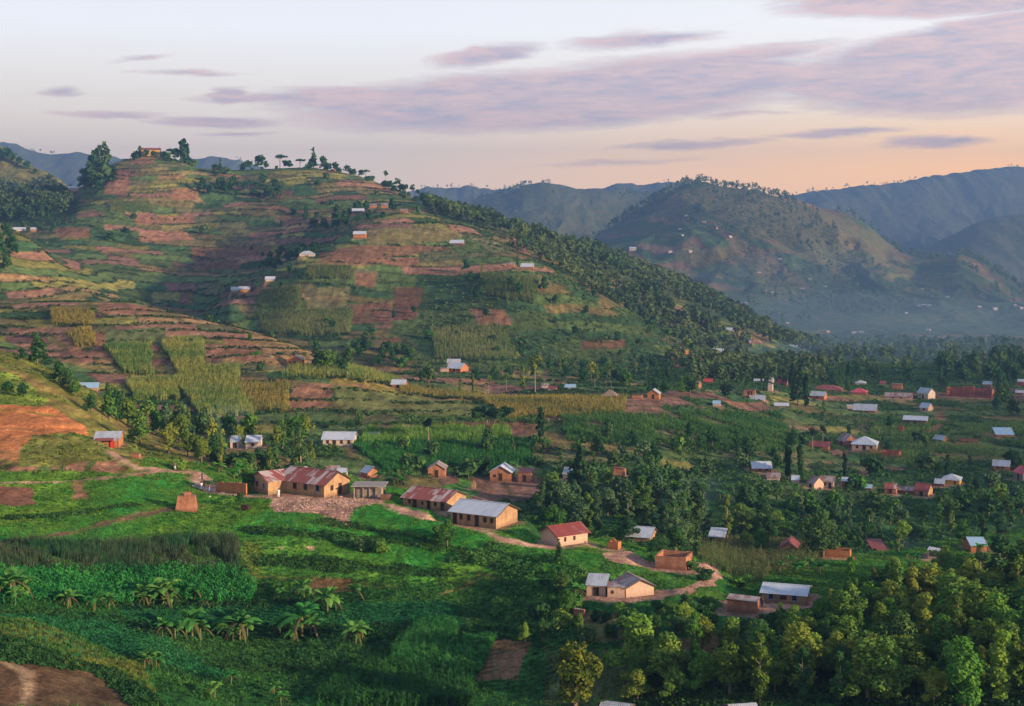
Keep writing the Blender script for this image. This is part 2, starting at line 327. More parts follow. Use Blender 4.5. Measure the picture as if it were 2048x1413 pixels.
# ------------------------------------------------------------------ materials
def nmix(n, l, f, a, b, bt='MIX'):
    x = n.new('ShaderNodeMix'); x.data_type = 'RGBA'; x.blend_type = bt
    for s, i in ((f, 0), (a, 6), (b, 7)):
        if isinstance(s, (int, float)): x.inputs[i].default_value = s
        elif isinstance(s, tuple): x.inputs[i].default_value = s if len(s) == 4 else (*s, 1)
        else: l.new(s, x.inputs[i])
    return x.outputs[2]
def nnoise(n, l, scale, detail=4, coord='Object', sc=None, rough=.6):
    t = n.new('ShaderNodeTexCoord'); z = n.new('ShaderNodeTexNoise'); z.inputs['Scale'].default_value = scale; z.inputs['Detail'].default_value = detail; z.inputs['Roughness'].default_value = rough
    src = t.outputs[coord]
    if sc: mp = n.new('ShaderNodeMapping'); mp.inputs['Scale'].default_value = sc; l.new(src, mp.inputs[0]); src = mp.outputs[0]
    l.new(src, z.inputs['Vector']); return z.outputs['Fac']
def nrange(n, l, x, a, b, c=0., d=1.):
    r = n.new('ShaderNodeMapRange'); l.new(x, r.inputs[0])
    for i, q in enumerate((a, b, c, d)): r.inputs[i+1].default_value = q
    return r.outputs[0]
_mc = {}
def leafmat(name, c1, c2, trans=.25):
    if name in _mc: return _mc[name]
    m = bpy.data.materials.new(name); m.use_nodes = True; n = m.node_tree.nodes; l = m.node_tree.links; n.clear()
    oi = n.new('ShaderNodeObjectInfo')
    nz = nnoise(n, l, .9, 3, 'Object'); f1 = nrange(n, l, nz, .35, .65)
    c = nmix(n, l, f1, c1, c2)
    hs = n.new('ShaderNodeHueSaturation'); l.new(c, hs.inputs['Color'])
    l.new(nrange(n, l, oi.outputs['Random'], 0, 1, .47, .53), hs.inputs['Hue']); l.new(nrange(n, l, oi.outputs['Random'], 0, 1, 1.25, .75), hs.inputs['Value'])
    d = n.new('ShaderNodeBsdfDiffuse'); t = n.new('ShaderNodeBsdfTranslucent'); mx = n.new('ShaderNodeMixShader'); mx.inputs[0].default_value = trans
    l.new(hs.outputs[0], d.inputs[0]); l.new(hs.outputs[0], t.inputs[0]); l.new(d.outputs[0], mx.inputs[1]); l.new(t.outputs[0], mx.inputs[2])
    o = n.new('ShaderNodeOutputMaterial'); l.new(mx.outputs[0], o.inputs[0]); _mc[name] = m; return m
def plain(name, c, rough=.85, amp=.3, scale=3, metal=0):
    if name in _mc: return _mc[name]
    m, n, l, b = mat(name)
    nz = nrange(n, l, nnoise(n, l, scale, 5), .3, .7); dk = tuple(x * (1 - amp) for x in c[:3]); lt = tuple(min(1, x * (1 + amp)) for x in c[:3])
    l.new(nmix(n, l, nz, dk, lt), b.inputs['Base Color']); b.inputs['Roughness'].default_value = rough; b.inputs['Metallic'].default_value = metal
    b.inputs['Specular IOR Level'].default_value = .2; _mc[name] = m; return m
def wallmat(name, c, c2, brick=True):
    if name in _mc: return _mc[name]
    m, n, l, b = mat(name)
    big = nrange(n, l, nnoise(n, l, .55, 4), .35, .65); fine = nrange(n, l, nnoise(n, l, 7, 4), .3, .7, .8, 1.2)
    cc = nmix(n, l, big, tuple(x*.82 for x in c), tuple(x*1.12 for x in c2)); stn = nrange(n, l, nnoise(n, l, 1.0, 4, 'Object', (2.6, 2.6, .35)), .5, .75, 0, .55); cc = nmix(n, l, stn, cc, tuple(x*.5 for x in c))
    tcx = n.new('ShaderNodeTexCoord'); sp = n.new('ShaderNodeSeparateXYZ'); l.new(tcx.outputs['Object'], sp.inputs[0])
    splash = nrange(n, l, sp.outputs['Z'], .1, .9, .8, 0)
    cc = nmix(n, l, splash, cc, tuple(x * .62 for x in c))
    if brick:
        ad = n.new('ShaderNodeMath'); l.new(sp.outputs['X'], ad.inputs[0]); l.new(sp.outputs['Y'], ad.inputs[1])
        cb = n.new('ShaderNodeCombineXYZ'); l.new(ad.outputs[0], cb.inputs[0]); l.new(sp.outputs['Z'], cb.inputs[1])
        bt = n.new('ShaderNodeTexBrick'); l.new(cb.outputs[0], bt.inputs['Vector']); bt.inputs['Scale'].default_value = 1; bt.inputs['Brick Width'].default_value = .42; bt.inputs['Row Height'].default_value = .2
        bt.inputs['Mortar Size'].default_value = .02; bt.inputs['Color1'].default_value = (1,1,1,1); bt.inputs['Color2'].default_value = (.8,.76,.72,1); bt.inputs['Mortar'].default_value = (.55,.5,.45,1)
        cc = nmix(n, l, .8, cc, bt.outputs[0], 'MULTIPLY')
    vm = n.new('ShaderNodeVectorMath'); vm.operation = 'SCALE'; l.new(cc, vm.inputs[0]); l.new(fine, vm.inputs['Scale'])
    l.new(vm.outputs[0], b.inputs['Base Color']); b.inputs['Roughness'].default_value = .92; b.inputs['Specular IOR Level'].default_value = .1
    _mc[name] = m; return m
def roofmat(name, c, rust, amount, axis='X'):
    """corrugated sheets: per-sheet rust, fine ribs, streaks down the slope"""
    if name + axis in _mc: return _mc[name + axis]
    m, n, l, b = mat(name)
    t = n.new('ShaderNodeTexCoord'); sp = n.new('ShaderNodeSeparateXYZ'); l.new(t.outputs['Object'], sp.inputs[0])
    a, o = (sp.outputs['X'], sp.outputs['Y']) if axis == 'X' else (sp.outputs['Y'], sp.outputs['X'])
    fl = n.new('ShaderNodeMath'); fl.operation = 'SNAP'; l.new(a, fl.inputs[0]); fl.inputs[1].default_value = .78
    wn_ = n.new('ShaderNodeTexWhiteNoise'); wn_.noise_dimensions = '2D'
    sg = n.new('ShaderNodeMath'); sg.operation = 'SNAP'; l.new(o, sg.inputs[0]); sg.inputs[1].default_value = 2.2
    cb = n.new('ShaderNodeCombineXYZ'); l.new(fl.outputs[0], cb.inputs[0]); l.new(sg.outputs[0], cb.inputs[1]); l.new(cb.outputs[0], wn_.inputs['Vector'])
    st = nnoise(n, l, 1.0, 5, 'Object', (4, .4, .4) if axis == 'X' else (.4, 4, .4))
    ad = n.new('ShaderNodeMath'); l.new(wn_.outputs['Value'], ad.inputs[0]); l.new(nrange(n, l, st, .3, .7, -.35, .35), ad.inputs[1])
    f = nrange(n, l, ad.outputs[0], 1 - amount - .08, 1 - amount + .08)
    tone = n.new('ShaderNodeVectorMath'); tone.operation = 'SCALE'
    cc = nmix(n, l, f, c, rust); l.new(cc, tone.inputs[0]); l.new(nrange(n, l, wn_.outputs['Value'], 0, 1, .82, 1.12), tone.inputs['Scale'])
    wv_ = n.new('ShaderNodeMath'); wv_.operation = 'SINE'; ml = n.new('ShaderNodeMath'); ml.operation = 'MULTIPLY'; l.new(a, ml.inputs[0]); ml.inputs[1].default_value = 2 * math.pi / .26; l.new(ml.outputs[0], wv_.inputs[0])
    bp = n.new('ShaderNodeBump'); bp.inputs['Strength'].default_value = .5; bp.inputs['Distance'].default_value = .03; l.new(wv_.outputs[0], bp.inputs['Height']); l.new(bp.outputs[0], b.inputs['Normal'])
    l.new(tone.outputs[0], b.inputs['Base Color']); b.inputs['Roughness'].default_value = .55; b.inputs['Metallic'].default_value = .15; b.inputs['Specular IOR Level'].default_value = .35
    _mc[name + axis] = m; return m
ZINC = (.40, .44, .50); ZINCL = (.47, .51, .59); RUST = (.24, .062, .045)
ROOFS = {'zinc': lambda ax: roofmat('zinc_roof', ZINC, (.30,.31,.34), .3, ax), 'bright': lambda ax: roofmat('bright_zinc_roof', ZINCL, (.42,.45,.5), .25, ax),
         'rust': lambda ax: roofmat('striped_rusty_roof', (.50,.40,.38), RUST, .62, ax), 'red': lambda ax: roofmat('rust_red_roof', (.30,.12,.10), (.21,.045,.04), .75, ax),
         'old': lambda ax: roofmat('weathered_roof', (.34,.28,.27), (.20,.11,.095), .4, ax), 'crimson': lambda ax: roofmat('crimson_roof', (.45,.05,.06), (.5,.07,.09), .4, ax),
         'thatch': lambda ax: plain('thatch', (.20,.15,.12), .95, .35, 6), 'blue': lambda ax: roofmat('blue_zinc_roof', (.30,.45,.60), (.25,.38,.5), .3, ax)}
WALLS = {'mud': ((.35,.225,.14), (.42,.27,.16)), 'pink': ((.52,.37,.30), (.43,.28,.21)), 'brick': ((.34,.15,.095), (.40,.20,.125)), 'orange': ((.47,.20,.09), (.40,.18,.09)),
         'pale': ((.55,.46,.40), (.48,.36,.29)), 'red': ((.30,.095,.07), (.34,.13,.09)), 'grey': ((.27,.24,.22), (.16,.14,.125)), 'yellow': ((.60,.40,.08), (.55,.33,.07)), 'dark': ((.17,.10,.075), (.22,.12,.09))}
def WM(k): return wallmat(k + '_wall', *WALLS[k], brick=k not in ('pale', 'pink', 'grey'))
DARK = plain('dark_opening', (.03,.022,.02), .9, .3, 4); WOOD = plain('brown_wood', (.13,.065,.04), .8, .3, 5); REDD = plain('red_door_paint', (.5,.04,.03), .6, .2, 3)
BLUEF = plain('blue_frame_paint', (.16,.28,.48), .6, .2, 4); BARK = plain('bark', (.14,.10,.075), .9, .3, 3); PBARK = plain('pale_bark', (.30,.24,.19), .9, .3, 3)
CONC = plain('stained_concrete', (.20,.17,.15), .95, .5, 1.2); TIMB = plain('dark_timber', (.07,.05,.04), .9, .3, 5)
# ------------------------------------------------------------------ houses: (name, u, v of the nearest base corner, kind, long-side px, gable px, wall px, rise px, turn, roof, wall, openings, extras, label)
H_ = [
 ('long_house',648,996,'gable',92,52,27,20,40,'rust','mud',[('win',.36,.8,1.0),('win',.60,.8,1.0),('bwin',.86,.9,1.1),('rwin',.3,.8,.9),('rdoor',.62,.9,2.0)],{'wing':1},'long L-shaped mud house with a red and silver striped tin roof on the ridge'),
 ('long_house',889,1023,'gable',84,44,20,15,32,'rust','mud',[('win',.16,.5,.7),('door',.28,.8,1.8),('win',.47,.4,.5),('door',.62,.7,1.8),('win',.78,.45,.6),('door',.95,.7,1.8)],{},'long mud house under red striped tin, just uphill of the blue-grey roofed one'),
 ('long_house',992,1059,'gable',92,44,27,17,31,'bright','mud',[('door',.09,.8,2.0),('win',.23,.6,.9),('win',.40,.6,.9),('door',.58,.75,2.0),('win',.76,.55,.8),('win',.91,.55,.8)],{},'long mud-brick house with a clean blue-grey tin roof and dark doorways'),
 ('mud_house',1116,1094,'gable',60,35,22,14,-36,'red','pink',[('win',.24,.35,.6),('win',.55,.35,.6),('rwall',.0,.1,.1)],{},'pink mud house with a dark red and striped roof beside the ridge path'),
 ('brick_house',1372,1142,'ruin',62,5,26,1,12,None,'brick',[],{'W':5},'roofless square brick house on a round earth platform'),
 ('mud_house',1252,1195,'gable',24,56,20,14,66,'old','pink',[],{},'pink gable-ended house with a brown tin roof, largest of the pink compound'),
 ('mud_store',1211,1197,'shed',38,6,25,12,8,'zinc','pink',[],{'W':3.2},'narrow pink room with pale lean-to roof, left end of the pink compound'),
 ('mud_store',1249,1196,'flat',34,3,20,1,4,'old','pink',[('win',.3,.25,.35)],{'W':3},'low pink link room between the two roofed rooms of the pink compound'),
 ('long_house',1610,1211,'gable',84,5,20,9,7,'bright','mud',[('bwin',.20,.7,.8),('open',.49,.9,.5),('bwin',.75,.7,.8)],{'W':6.2},'mud house with pale sheet roof and two blue windows in an earth yard'),
 ('brick_house',1513,1228,'shedf',58,3,26,3,6,'old','brick',[],{'W':4},'windowless brick store with slanting top beside the pale-roofed house in the yard'),
 ('latrine',1167,1238,'shedf',20,4,19,2,12,'old','brick',[('slats',.5,.1,.1)],{'W':1.4},'tiny brick latrine with a dark flat roof below the pink compound'),
 ('latrine',1236,1100,'ruin',20,6,17,3,20,None,'orange',[],{'W':1.6},'small roofless orange brick box on grass right of the pink ridge house'),
 ('shed',765,998,'open',58,6,24,3,8,'old','grey',[],{'W':4.2},'open stained concrete shed with thin flat roof beside the L-shaped house'),
 ('brick_house',238,896,'porch',46,8,20,10,10,'zinc','orange',[('win',.30,.4,.4),('rdoorf',.70,.9,1.8)],{'W':5.5},'orange brick house with a bright red door and rusty porch on the left slope'),
 ('latrine',278,919,'shedf',14,6,13,2,22,'old','brick',[],{'W':1.2},'tiny brick latrine below the house with the red door'),
 ('long_house',706,894,'gable',60,9,16,11,9,'bright','pale',[('win',.16,.6,.8),('door',.38,.8,1.7),('win',.62,.6,.8),('win',.86,.6,.8)],{'W':6},'long cream house with pale blue tin roof alone above the green crops'),
 ('mud_house',519,897,'gable',27,3,13,10,8,'bright','pale',[('win',.5,.6,.6)],{'W':5},'small cream house with pale roof half hidden by trees behind the ridge path'),
 ('mud_house',478,897,'gable',17,3,13,9,6,'zinc','pale',[],{'W':5},'pale hut almost swallowed by dark trees, left of the small cream house'),
 ('mud_house',742,881,'shed',20,4,7,5,-10,'zinc','grey',[],{'W':4},'low grey tin roof peeping up right of the long cream house'),
 ('mud_house',735,957,'gable',14,22,11,10,52,'bright','brick',[],{},'little brick house with one pale roof slope between the L-shaped house and cassava'),
 ('mud_house',692,957,'gable',18,4,11,6,5,'bright','pale',[],{'W':4},'pale blue tin roof showing just over the red striped roof ridge'),
 ('mud_house',655,950,'gable',26,4,9,5,-8,'old','yellow',[],{'W':4},'ochre-walled hut hidden behind the striped roof of the L-shaped house'),
 ('brick_house',890,956,'gfront',34,6,18,10,6,'old','brick',[],{'W':5},'square brick house with pale eave line, left end of the village row'),
 ('latrine',852,932,'ruin',11,2,9,1,6,None,'brick',[],{'W':1.2},'tiny brick cube in the crops above the square gabled brick house'),
 ('latrine',951,978,'ruin',8,2,13,1,6,None,'mud',[],{'W':1.1},'short mud pillar-like latrine on the grass below the village row'),
 ('brick_house',1022,963,'gfront',42,8,18,12,10,'bright','brick',[],{'W':5.5},'brick house with a wide pale blue gable roof, centre of the village row'),
 ('brick_house',1062,966,'shed',26,6,20,4,12,'red','brick',[],{'W':4},'pinkish brick house with thin dark red roof beside the pale gable roof'),
 ('mud_house',1150,960,'gable',24,8,11,11,18,'zinc','pink',[],{},'pink house with a grey pitched roof, left of the tall dark conifer'),
 ('brick_house',1249,956,'shedf',22,4,20,3,8,'red','brick',[],{'W':3},'narrow upright brick hut with slanting top, right of the tall dark conifer'),
 ('mud_house',1183,958,'flat',16,4,8,1,5,'old','brick',[],{'W':3},'low broken brick walls just right of the tall dark conifer'),
 ('mud_house',195,784,'gable',36,4,9,8,6,'blue','mud',[('win',.5,.6,.6)],{'W':5},'hut with light blue-grey roof among trees on the left spur'),
 ('brick_house',604,733,'gfront',30,4,14,7,12,'old','orange',[],{'W':5},'bright orange brick house lit by the sun on the field hill'),
 ('mud_house',809,777,'gable',26,5,8,8,12,'bright','orange',[],{'W':4.5},'little orange house with a white tin roof at the tip of the golden ledge'),
 ('brick_house',921,745,'gable',26,16,8,9,30,'bright','orange',[],{},'orange gabled house with pale roof at the foot of the green spur'),
 ('mud_house',919,730,'gable',24,3,5,6,6,'zinc','pale',[],{'W':4},'pale roof just behind the orange gabled house at the spur foot'),
 ('mud_house',896,746,'flat',15,3,8,1,5,'old','pink',[],{'W':4},'small pink flat room attached left of the orange gabled house'),
 ('round_hut',1233,801,'hip',28,4,8,12,5,'thatch','orange',[],{'W':4.6},'orange hut with a pointed grey-brown roof on the valley ledge'),
 ('brick_house',1318,800,'gfront',23,4,12,8,8,'zinc','orange',[],{'W':4.5},'bright orange gable house at the right end of the valley ledge'),
 ('brick_house',1284,799,'flat',20,3,8,1,5,'red','brick',[],{'W':3},'low dark brick room between the pointed hut and the bright orange gable'),
 ('mud_house',1113,782,'gable',16,3,5,4,5,'red','pink',[],{'W':4},'faded pink hut below the tall bare-stemmed tree'),
 ('mud_house',1150,779,'gable',20,3,4,5,5,'blue','pale',[],{'W':4},'pale blue roofed hut among bananas above the valley ledge'),
 ('mud_house',1096,777,'gable',13,3,5,4,5,'old','pale',[],{'W':4},'cream hut half hidden at the left of the faded pink hut'),
 ('brick_house',1367,711,'gable',22,10,8,7,24,'zinc','orange',[('win',.4,.6,.6)],{},'red-orange house with grey roof on the low end of the wooded spur'),
 ('brick_house',1352,721,'flat',9,2,7,1,5,'red','red',[],{'W':3},'tiny red brick hut just below the red-orange spur-end house'),
 ('mud_house',1446,710,'gable',21,3,5,7,4,'bright','dark',[],{'W':5},'white tin roof on dark walls, next right of the red-orange spur-end house'),
 ('mud_house',1487,722,'gable',20,2,5,5,4,'bright','pink',[],{'W':5},'pink house with a thin white roof below the white tin roof on dark walls'),
 ('mud_house',1500,689,'gable',16,4,4,4,15,'bright','red',[],{'W':5},'white and red house beside the bare earth scar on the spur'),
 ('mud_house',1600,699,'gable',29,2,3,5,3,'bright','pink',[],{'W':6},'long white roofed house out on the hazy valley floor'),
 ('brick_house',1397,777,'gable',18,6,8,6,20,'old','brick',[],{},'brown roofed brick house in trees right of the valley ledge'),
 ('mud_house',1424,768,'gable',16,2,4,5,3,'crimson','dark',[],{'W':5},'small house with a vivid pink-red roof in dark trees'),
 ('brick_house',1510,796,'flat',22,3,15,1,5,'old','brick',[('open',.45,.6,1.4),('open',.7,.6,1.4)],{'W':4},'two-doorway brick house with a flat top in the mid valley'),
 ('mud_house',1528,803,'gable',28,4,4,7,6,'zinc','pale',[],{'W':5},'lilac-grey sheet roof just below the two-doorway brick house'),
 ('mud_house',1545,783,'shedf',9,2,15,2,5,'zinc','pale',[],{'W':4},'narrow cream tower-like hut above the lilac-grey roof'),
 ('mud_house',1545,766,'gable',19,3,4,5,8,'bright','pale',[],{'W':5},'pale pitched roof behind the narrow cream hut'),
 ('mud_house',1519,766,'gable',11,2,3,4,4,'bright','pale',[],{'W':4},'small pale roof left of the pale pitched roof in the mid valley'),
 ('mud_house',1573,772,'gable',16,3,6,6,8,'crimson','orange',[],{'W':4},'vivid orange-red hut against tall dark valley trees'),
 ('tin_shelter',1550,813,'gable',26,2,2,4,-2,'bright','pale',[],{'W':4},'long low white shelter on the grass of the mid valley'),
 ('mud_house',1440,813,'gable',14,2,5,5,3,'blue','pale',[],{'W':4},'bluish roof in trees, left of the long low white shelter'),
 ('school_building',1684,786,'hip',58,4,5,8,3,'red','mud',[],{'W':9},'long faded red hipped building in the mid valley'),
 ('brick_house',1648,800,'gable',26,6,8,7,14,'zinc','orange',[('win',.5,.7,.7)],{},'orange house with a grey pitched roof in front of the long red hipped building'),
 ('wall_enclosure',1694,818,'flat',46,2,6,1,-3,'zinc','pale',[],{'W':3},'long low cream wall like a strip in the valley greens'),
 ('brick_house',1657,901,'gable',40,6,8,7,6,'red','orange',[('win',.5,.6,.6)],{'W':5},'orange house under a long dark red roof, left of the white hipped roof'),
 ('mud_house',1690,893,'gable',14,24,10,13,58,'old','brick',[],{},'rust-brown long roof running away beside the white hipped roof'),
 ('brick_house',1711,892,'gfront',20,4,9,6,5,'zinc','orange',[],{'W':5},'bright orange gable squeezed left of the white hipped house'),
 ('villa',1753,904,'hip',48,4,13,14,3,'bright','pink',[('win',.22,.7,.9),('open',.5,1.0,1.6),('win',.78,.7,.9)],{'W':8.5},'pink bungalow with a bright white four-sided roof'),
 ('wall_enclosure',1761,912,'ruin',22,4,10,1,5,None,'orange',[],{'W':3},'stepped orange brick wall at the right corner of the white hipped bungalow'),
 ('wall_enclosure',1798,918,'ruin',33,6,13,1,8,None,'red',[],{'W':5},'unroofed dark red brick room right of the white hipped bungalow'),
 ('villa',1733,791,'hip',30,3,5,8,3,'crimson','brick',[],{'W':7},'bungalow with a pink-red four-sided roof in the far valley'),
 ('long_house',1824,801,'gable',52,3,7,6,2,'old','pink',[('win',.3,.7,.6),('win',.6,.7,.6)],{'W':5},'long pink block with a flat brown roof left of the cream gabled hall'),
 ('hall',1856,799,'gable',20,14,12,9,34,'zinc','pale',[],{},'tall cream gabled hall with grey roof joined to the long pink block'),
 ('unfinished_building',1984,797,'columns',88,10,16,4,6,None,'red',[],{'W':9},'big unroofed red brick building with a row of columns on the valley edge'),
 ('long_house',1751,826,'gable',42,4,5,10,6,'zinc','brick',[],{'W':7},'wide pale grey roof with a small red porch in the valley'),
 ('mud_house',1856,823,'gable',16,10,7,8,35,'bright','pink',[],{},'pale steep-roofed cottage above the winding earth track'),
 ('long_house',1853,851,'gable',44,6,10,6,6,'bright','dark',[],{'W':6},'long white roof sagging over dark walls beside the earth track'),
 ('latrine',1807,865,'ruin',10,2,12,1,5,None,'red',[],{'W':2},'narrow red brick hut below the sagging white roof'),
 ('brick_house',1885,887,'gable',18,10,7,7,30,'zinc','dark',[],{},'dark brick gable with thin pale edge left of the low dark wall'),
 ('wall_enclosure',1919,886,'ruin',36,3,8,1,-2,None,'dark',[],{'W':3},'long low dark brick wall right of the dark brick gable'),
 ('mud_house',1993,875,'shed',32,5,6,9,-12,'blue','brick',[],{'W':5},'light blue slanting roof on the right valley slope'),
 ('mud_house',1804,780,'flat',19,3,10,1,4,'red','brick',[],{'W':4},'red brick flat house above the long pink block'),
 ('mud_house',1731,770,'hip',20,2,3,5,2,'zinc','pale',[],{'W':6},'grey-green hip roof at the far valley tree line'),
 ('mud_house',1771,770,'gable',11,2,3,4,4,'red','brick',[],{'W':4},'tiny rust roof beside the far valley tree line'),
 ('mud_house',1983,777,'gable',16,2,8,5,4,'zinc','brick',[],{'W':5},'brick house with grey roof behind the big unroofed brick building'),
 ('mud_house',2048,772,'gable',12,2,8,4,4,'zinc','red',[],{'W':5},'red walled house cut by the right edge of the photo under the trees'),
 ('mud_house',2047,790,'gable',15,2,4,4,4,'zinc','brick',[],{'W':4},'grey roofed hut at the right edge just below the dark trees'),
 ('mud_house',2018,943,'gable',30,3,10,9,4,'zinc','orange',[('win',.3,.5,.5),('win',.6,.5,.5)],{'W':5},'orange hut with a lilac-grey roof near the right edge'),
 ('brick_house',2046,964,'gable',18,26,16,10,58,'crimson','grey',[],{},'grey-brown house with a vivid red tin roof at the right edge'),
 ('mud_house',1919,972,'hip',34,6,10,10,6,'zinc','yellow',[('win',.75,.4,.6)],{'W':6},'grey pyramid-roofed house with yellow and white walls'),
 ('mud_house',1888,974,'gable',18,3,6,7,4,'zinc','dark',[],{'W':4},'pale low roof joined to the left of the grey pyramid roof'),
 ('brick_house',1792,989,'gable',22,4,11,8,5,'rust','brick',[],{'W':4},'brick hut with a striped red and white roof right of the wooded ravine'),
 ('mud_house',1832,988,'gable',36,3,6,5,3,'old','brick',[],{'W':4},'long brown patched roof between two red roofs above the ravine'),
 ('brick_house',1856,994,'gable',26,6,11,12,14,'red','mud',[],{'W':5},'ochre house with a deep red pitched roof above the ravine'),
 ('mud_house',1743,980,'gable',18,2,3,5,2,'blue','dark',[],{'W':4},'small pale blue roof sunk in the ravine trees'),
 ('mud_house',1628,979,'gable',14,20,11,12,50,'old','pink',[],{},'pink gabled house, left of the twin houses above the ravine'),
 ('mud_house',1667,978,'gable',28,4,13,9,8,'old','pink',[('win',.4,.6,.7),('door',.75,.7,1.5)],{'W':5},'pink house with a front door, right of the twin houses above the ravine'),
 ('mud_house',1558,962,'gable',24,3,6,7,4,'old','pale',[],{'W':5},'grey-brown roof behind twin dark trees above the ravine'),
 ('mud_house',1597,968,'gable',14,2,7,7,4,'bright','pink',[],{'W':4},'small pale roofed hut between twin dark trees and the pink gabled house'),
 ('mud_house',1702,975,'gable',18,3,12,5,4,'bright','orange',[],{'W':4},'thin orange hut with a sliver of white roof right of the twin houses'),
 ('mud_house',1506,944,'gable',36,5,8,10,-8,'bright','brick',[('win',.4,.6,.6),('win',.75,.6,.6)],{'W':5},'pink-red house with a light tin roof, alone on a green slope'),
 ('brick_house',1448,1089,'shed',30,4,14,8,7,'bright','brick',[('door',.25,.8,1.5)],{'W':5},'brick hut with a blue-grey lean-to roof beside bright maize'),
 ('mud_house',1300,1085,'gable',46,8,10,14,14,'bright','mud',[('win',.2,.5,.5)],{'W':6},'ochre house with a pale blue roof half hidden behind dark trees'),
 ('brick_house',1594,1112,'gfront',34,4,16,11,6,'red','brick',[],{'W':6},'brick house with a low dark red gable in the ravine clearing'),
 ('ruined_wall',1700,1117,'ruin',48,4,14,2,5,None,'orange',[],{'W':3},'broken orange earth walls in the ravine clearing'),
 ('brick_house',1745,1100,'shed',26,4,2,9,-14,'red','brick',[],{'W':5},'brown slanting roof resting in bushes right of the broken earth walls'),
 ('brick_house',1880,1121,'shedf',24,3,18,3,4,'zinc','pink',[('win',.3,.5,.6)],{'W':5},'pink brick hut with a thin slanting pale roof near the blue smoke'),
 ('mud_house',1942,1105,'gable',30,5,14,10,-16,'blue','orange',[],{'W':6},'orange hut with faded blue roof deep in the right-hand trees'),
 ('mud_house',1965,1100,'gable',16,4,9,6,10,'red','orange',[],{'W':5},'short rusty roof attached right of the faded blue roof'),
 ('mud_house',1243,1450,'gable',50,6,12,9,16,'zinc','brick',[],{'W':5,'k0':.2},'grey roof corner at the bottom edge beside the yellow-topped tree'),
 ('mud_house',1474,1456,'gable',50,6,14,14,-20,'zinc','brick',[],{'W':5,'k0':.2},'dark grey roof corner between trees at the bottom edge'),
 # on the hills
 ('mud_house',731,477,'gable',24,4,9,5,8,'bright','orange',[],{'W':5},'orange-red house with white roof alone on the shoulder of the main hill'),
 ('mud_house',926,491,'gable',26,5,5,6,10,'bright','dark',[],{'W':6},'brown house with a lilac roof beside one round tree on the main hill'),
 ('mud_house',1066,538,'gable',24,4,5,6,8,'bright','orange',[],{'W':5},'pink house with a grey roof at the tip of the spur crest'),
 ('mud_house',1028,535,'gable',16,3,5,4,8,'old','orange',[],{'W':4},'small orange house left of the pink spur-tip house'),
 ('mud_house',629,513,'hip',30,3,4,7,4,'zinc','pale',[],{'W':6},'wide grey hipped roof in the trees above the hollow'),
 ('mud_house',499,585,'gable',20,3,7,5,4,'zinc','orange',[],{'W':5},'orange house with striped grey roof above the hollow floor'),
 ('mud_house',477,584,'gable',14,2,5,5,4,'bright','pale',[],{'W':4},'pale hut touching the left of the orange house above the hollow'),
 ('mud_house',549,563,'gable',18,3,5,5,5,'bright','pale',[],{'W':5},'cream hut with white roof between trees on the edge of the hollow'),
 ('mud_house',727,426,'gable',22,2,4,5,3,'bright','dark',[],{'W':6},'lone white roof at the head of the shaded hollow'),
 ('mud_house',775,417,'gable',12,2,6,4,4,'old','orange',[],{'W':5},'bright orange hut below the red field near the main crest'),
 ('mud_house',752,416,'gable',12,2,5,3,4,'old','orange',[],{'W':5},'orange hut in small trees near the main crest'),
 ('mud_house',815,427,'gable',14,2,5,4,4,'thatch','orange',[],{'W':5},'orange ochre hut above the clump of round bushes'),
 ('mud_house',962,431,'gable',15,3,7,5,8,'bright','orange',[],{'W':6},'lone reddish house on the far shoulder beside a small dark tree'),
 ('hilltop_house',320,314,'gable',42,5,14,4,4,'red','yellow',[('win',.2,1.6,2.2),('win',.45,1.6,2.2),('win',.8,1.6,2.2)],{'W':9},'sunlit yellow building on top of the highest hill'),
 ('mud_house',678,338,'gable',10,2,6,3,3,'old','orange',[],{'W':5},'tiny orange house on the crest among skyline trees'),
 ('mud_house',157,381,'gable',20,2,5,4,3,'bright','pale',[],{'W':8},'white roof in the gap below the tall skyline trees'),
 ('mud_house',50,463,'gable',22,2,4,4,3,'bright','pale',[],{'W':6},'pale roof in the blue shade at the far left'),
 ('mud_house',72,463,'gable',10,2,4,4,3,'zinc','orange',[],{'W':5},'orange fronted hut right of the pale roof at the far left'),
 ('mud_house',1368,642,'gable',14,3,5,4,5,'bright','pale',[],{'W':6,'px':0},'-'),
 ('mud_house',1395,645,'gable',20,3,7,5,5,'bright','pink',[],{'W':6},'pink house with very bright white roof on the dark wooded ridge end'),
 ('mud_house',1468,664,'gable',28,2,3,5,3,'bright','pink',[],{'W':6},'long pale roof above a thin earth strip on the ridge end'),
 ('mud_house',1272,501,'gable',13,2,4,3,3,'bright','pale',[],{'W':9},'lone white roof on the left flank of the big hazy hill'),
]
H_ = [h for h in H_ if h[-1] != '-']
def place_house(h):
    nm, u, v, kind, Lp, Gp, hp, rp, al, roof, wall, ops, ex, lab = h
    k0 = ex.get('k0', 2.2)
    p = hit(u, v, k0, 99); s = F / p.y; a = R(al); az_ = math.atan((u - CX) / F)
    Ln = Lp / s / math.cos(a); Wd = ex.get('W') or max(3.0, Gp / s / abs(math.sin(a)))
    rz = -(a + az_); cx = Ln / 2 if al >= 0 else -Ln / 2
    M = Matrix.Rotation(rz, 3, 'Z'); loc = p - M @ Vector((cx, -Wd / 2, 0))
    return dict(name=nm, loc=loc, rz=rz, L=Ln, W=Wd, h=hp / s, r=rp / s, s=s, kind=kind, roof=roof, wall=wall, ops=ops, ex=ex, label=lab, u=u, v=v, k=GK[np.argmin(np.abs(GY[:, int((u+400)/2.5)] - p.y)), int((u+400)/2.5)])
HS = [place_house(h) for h in H_]
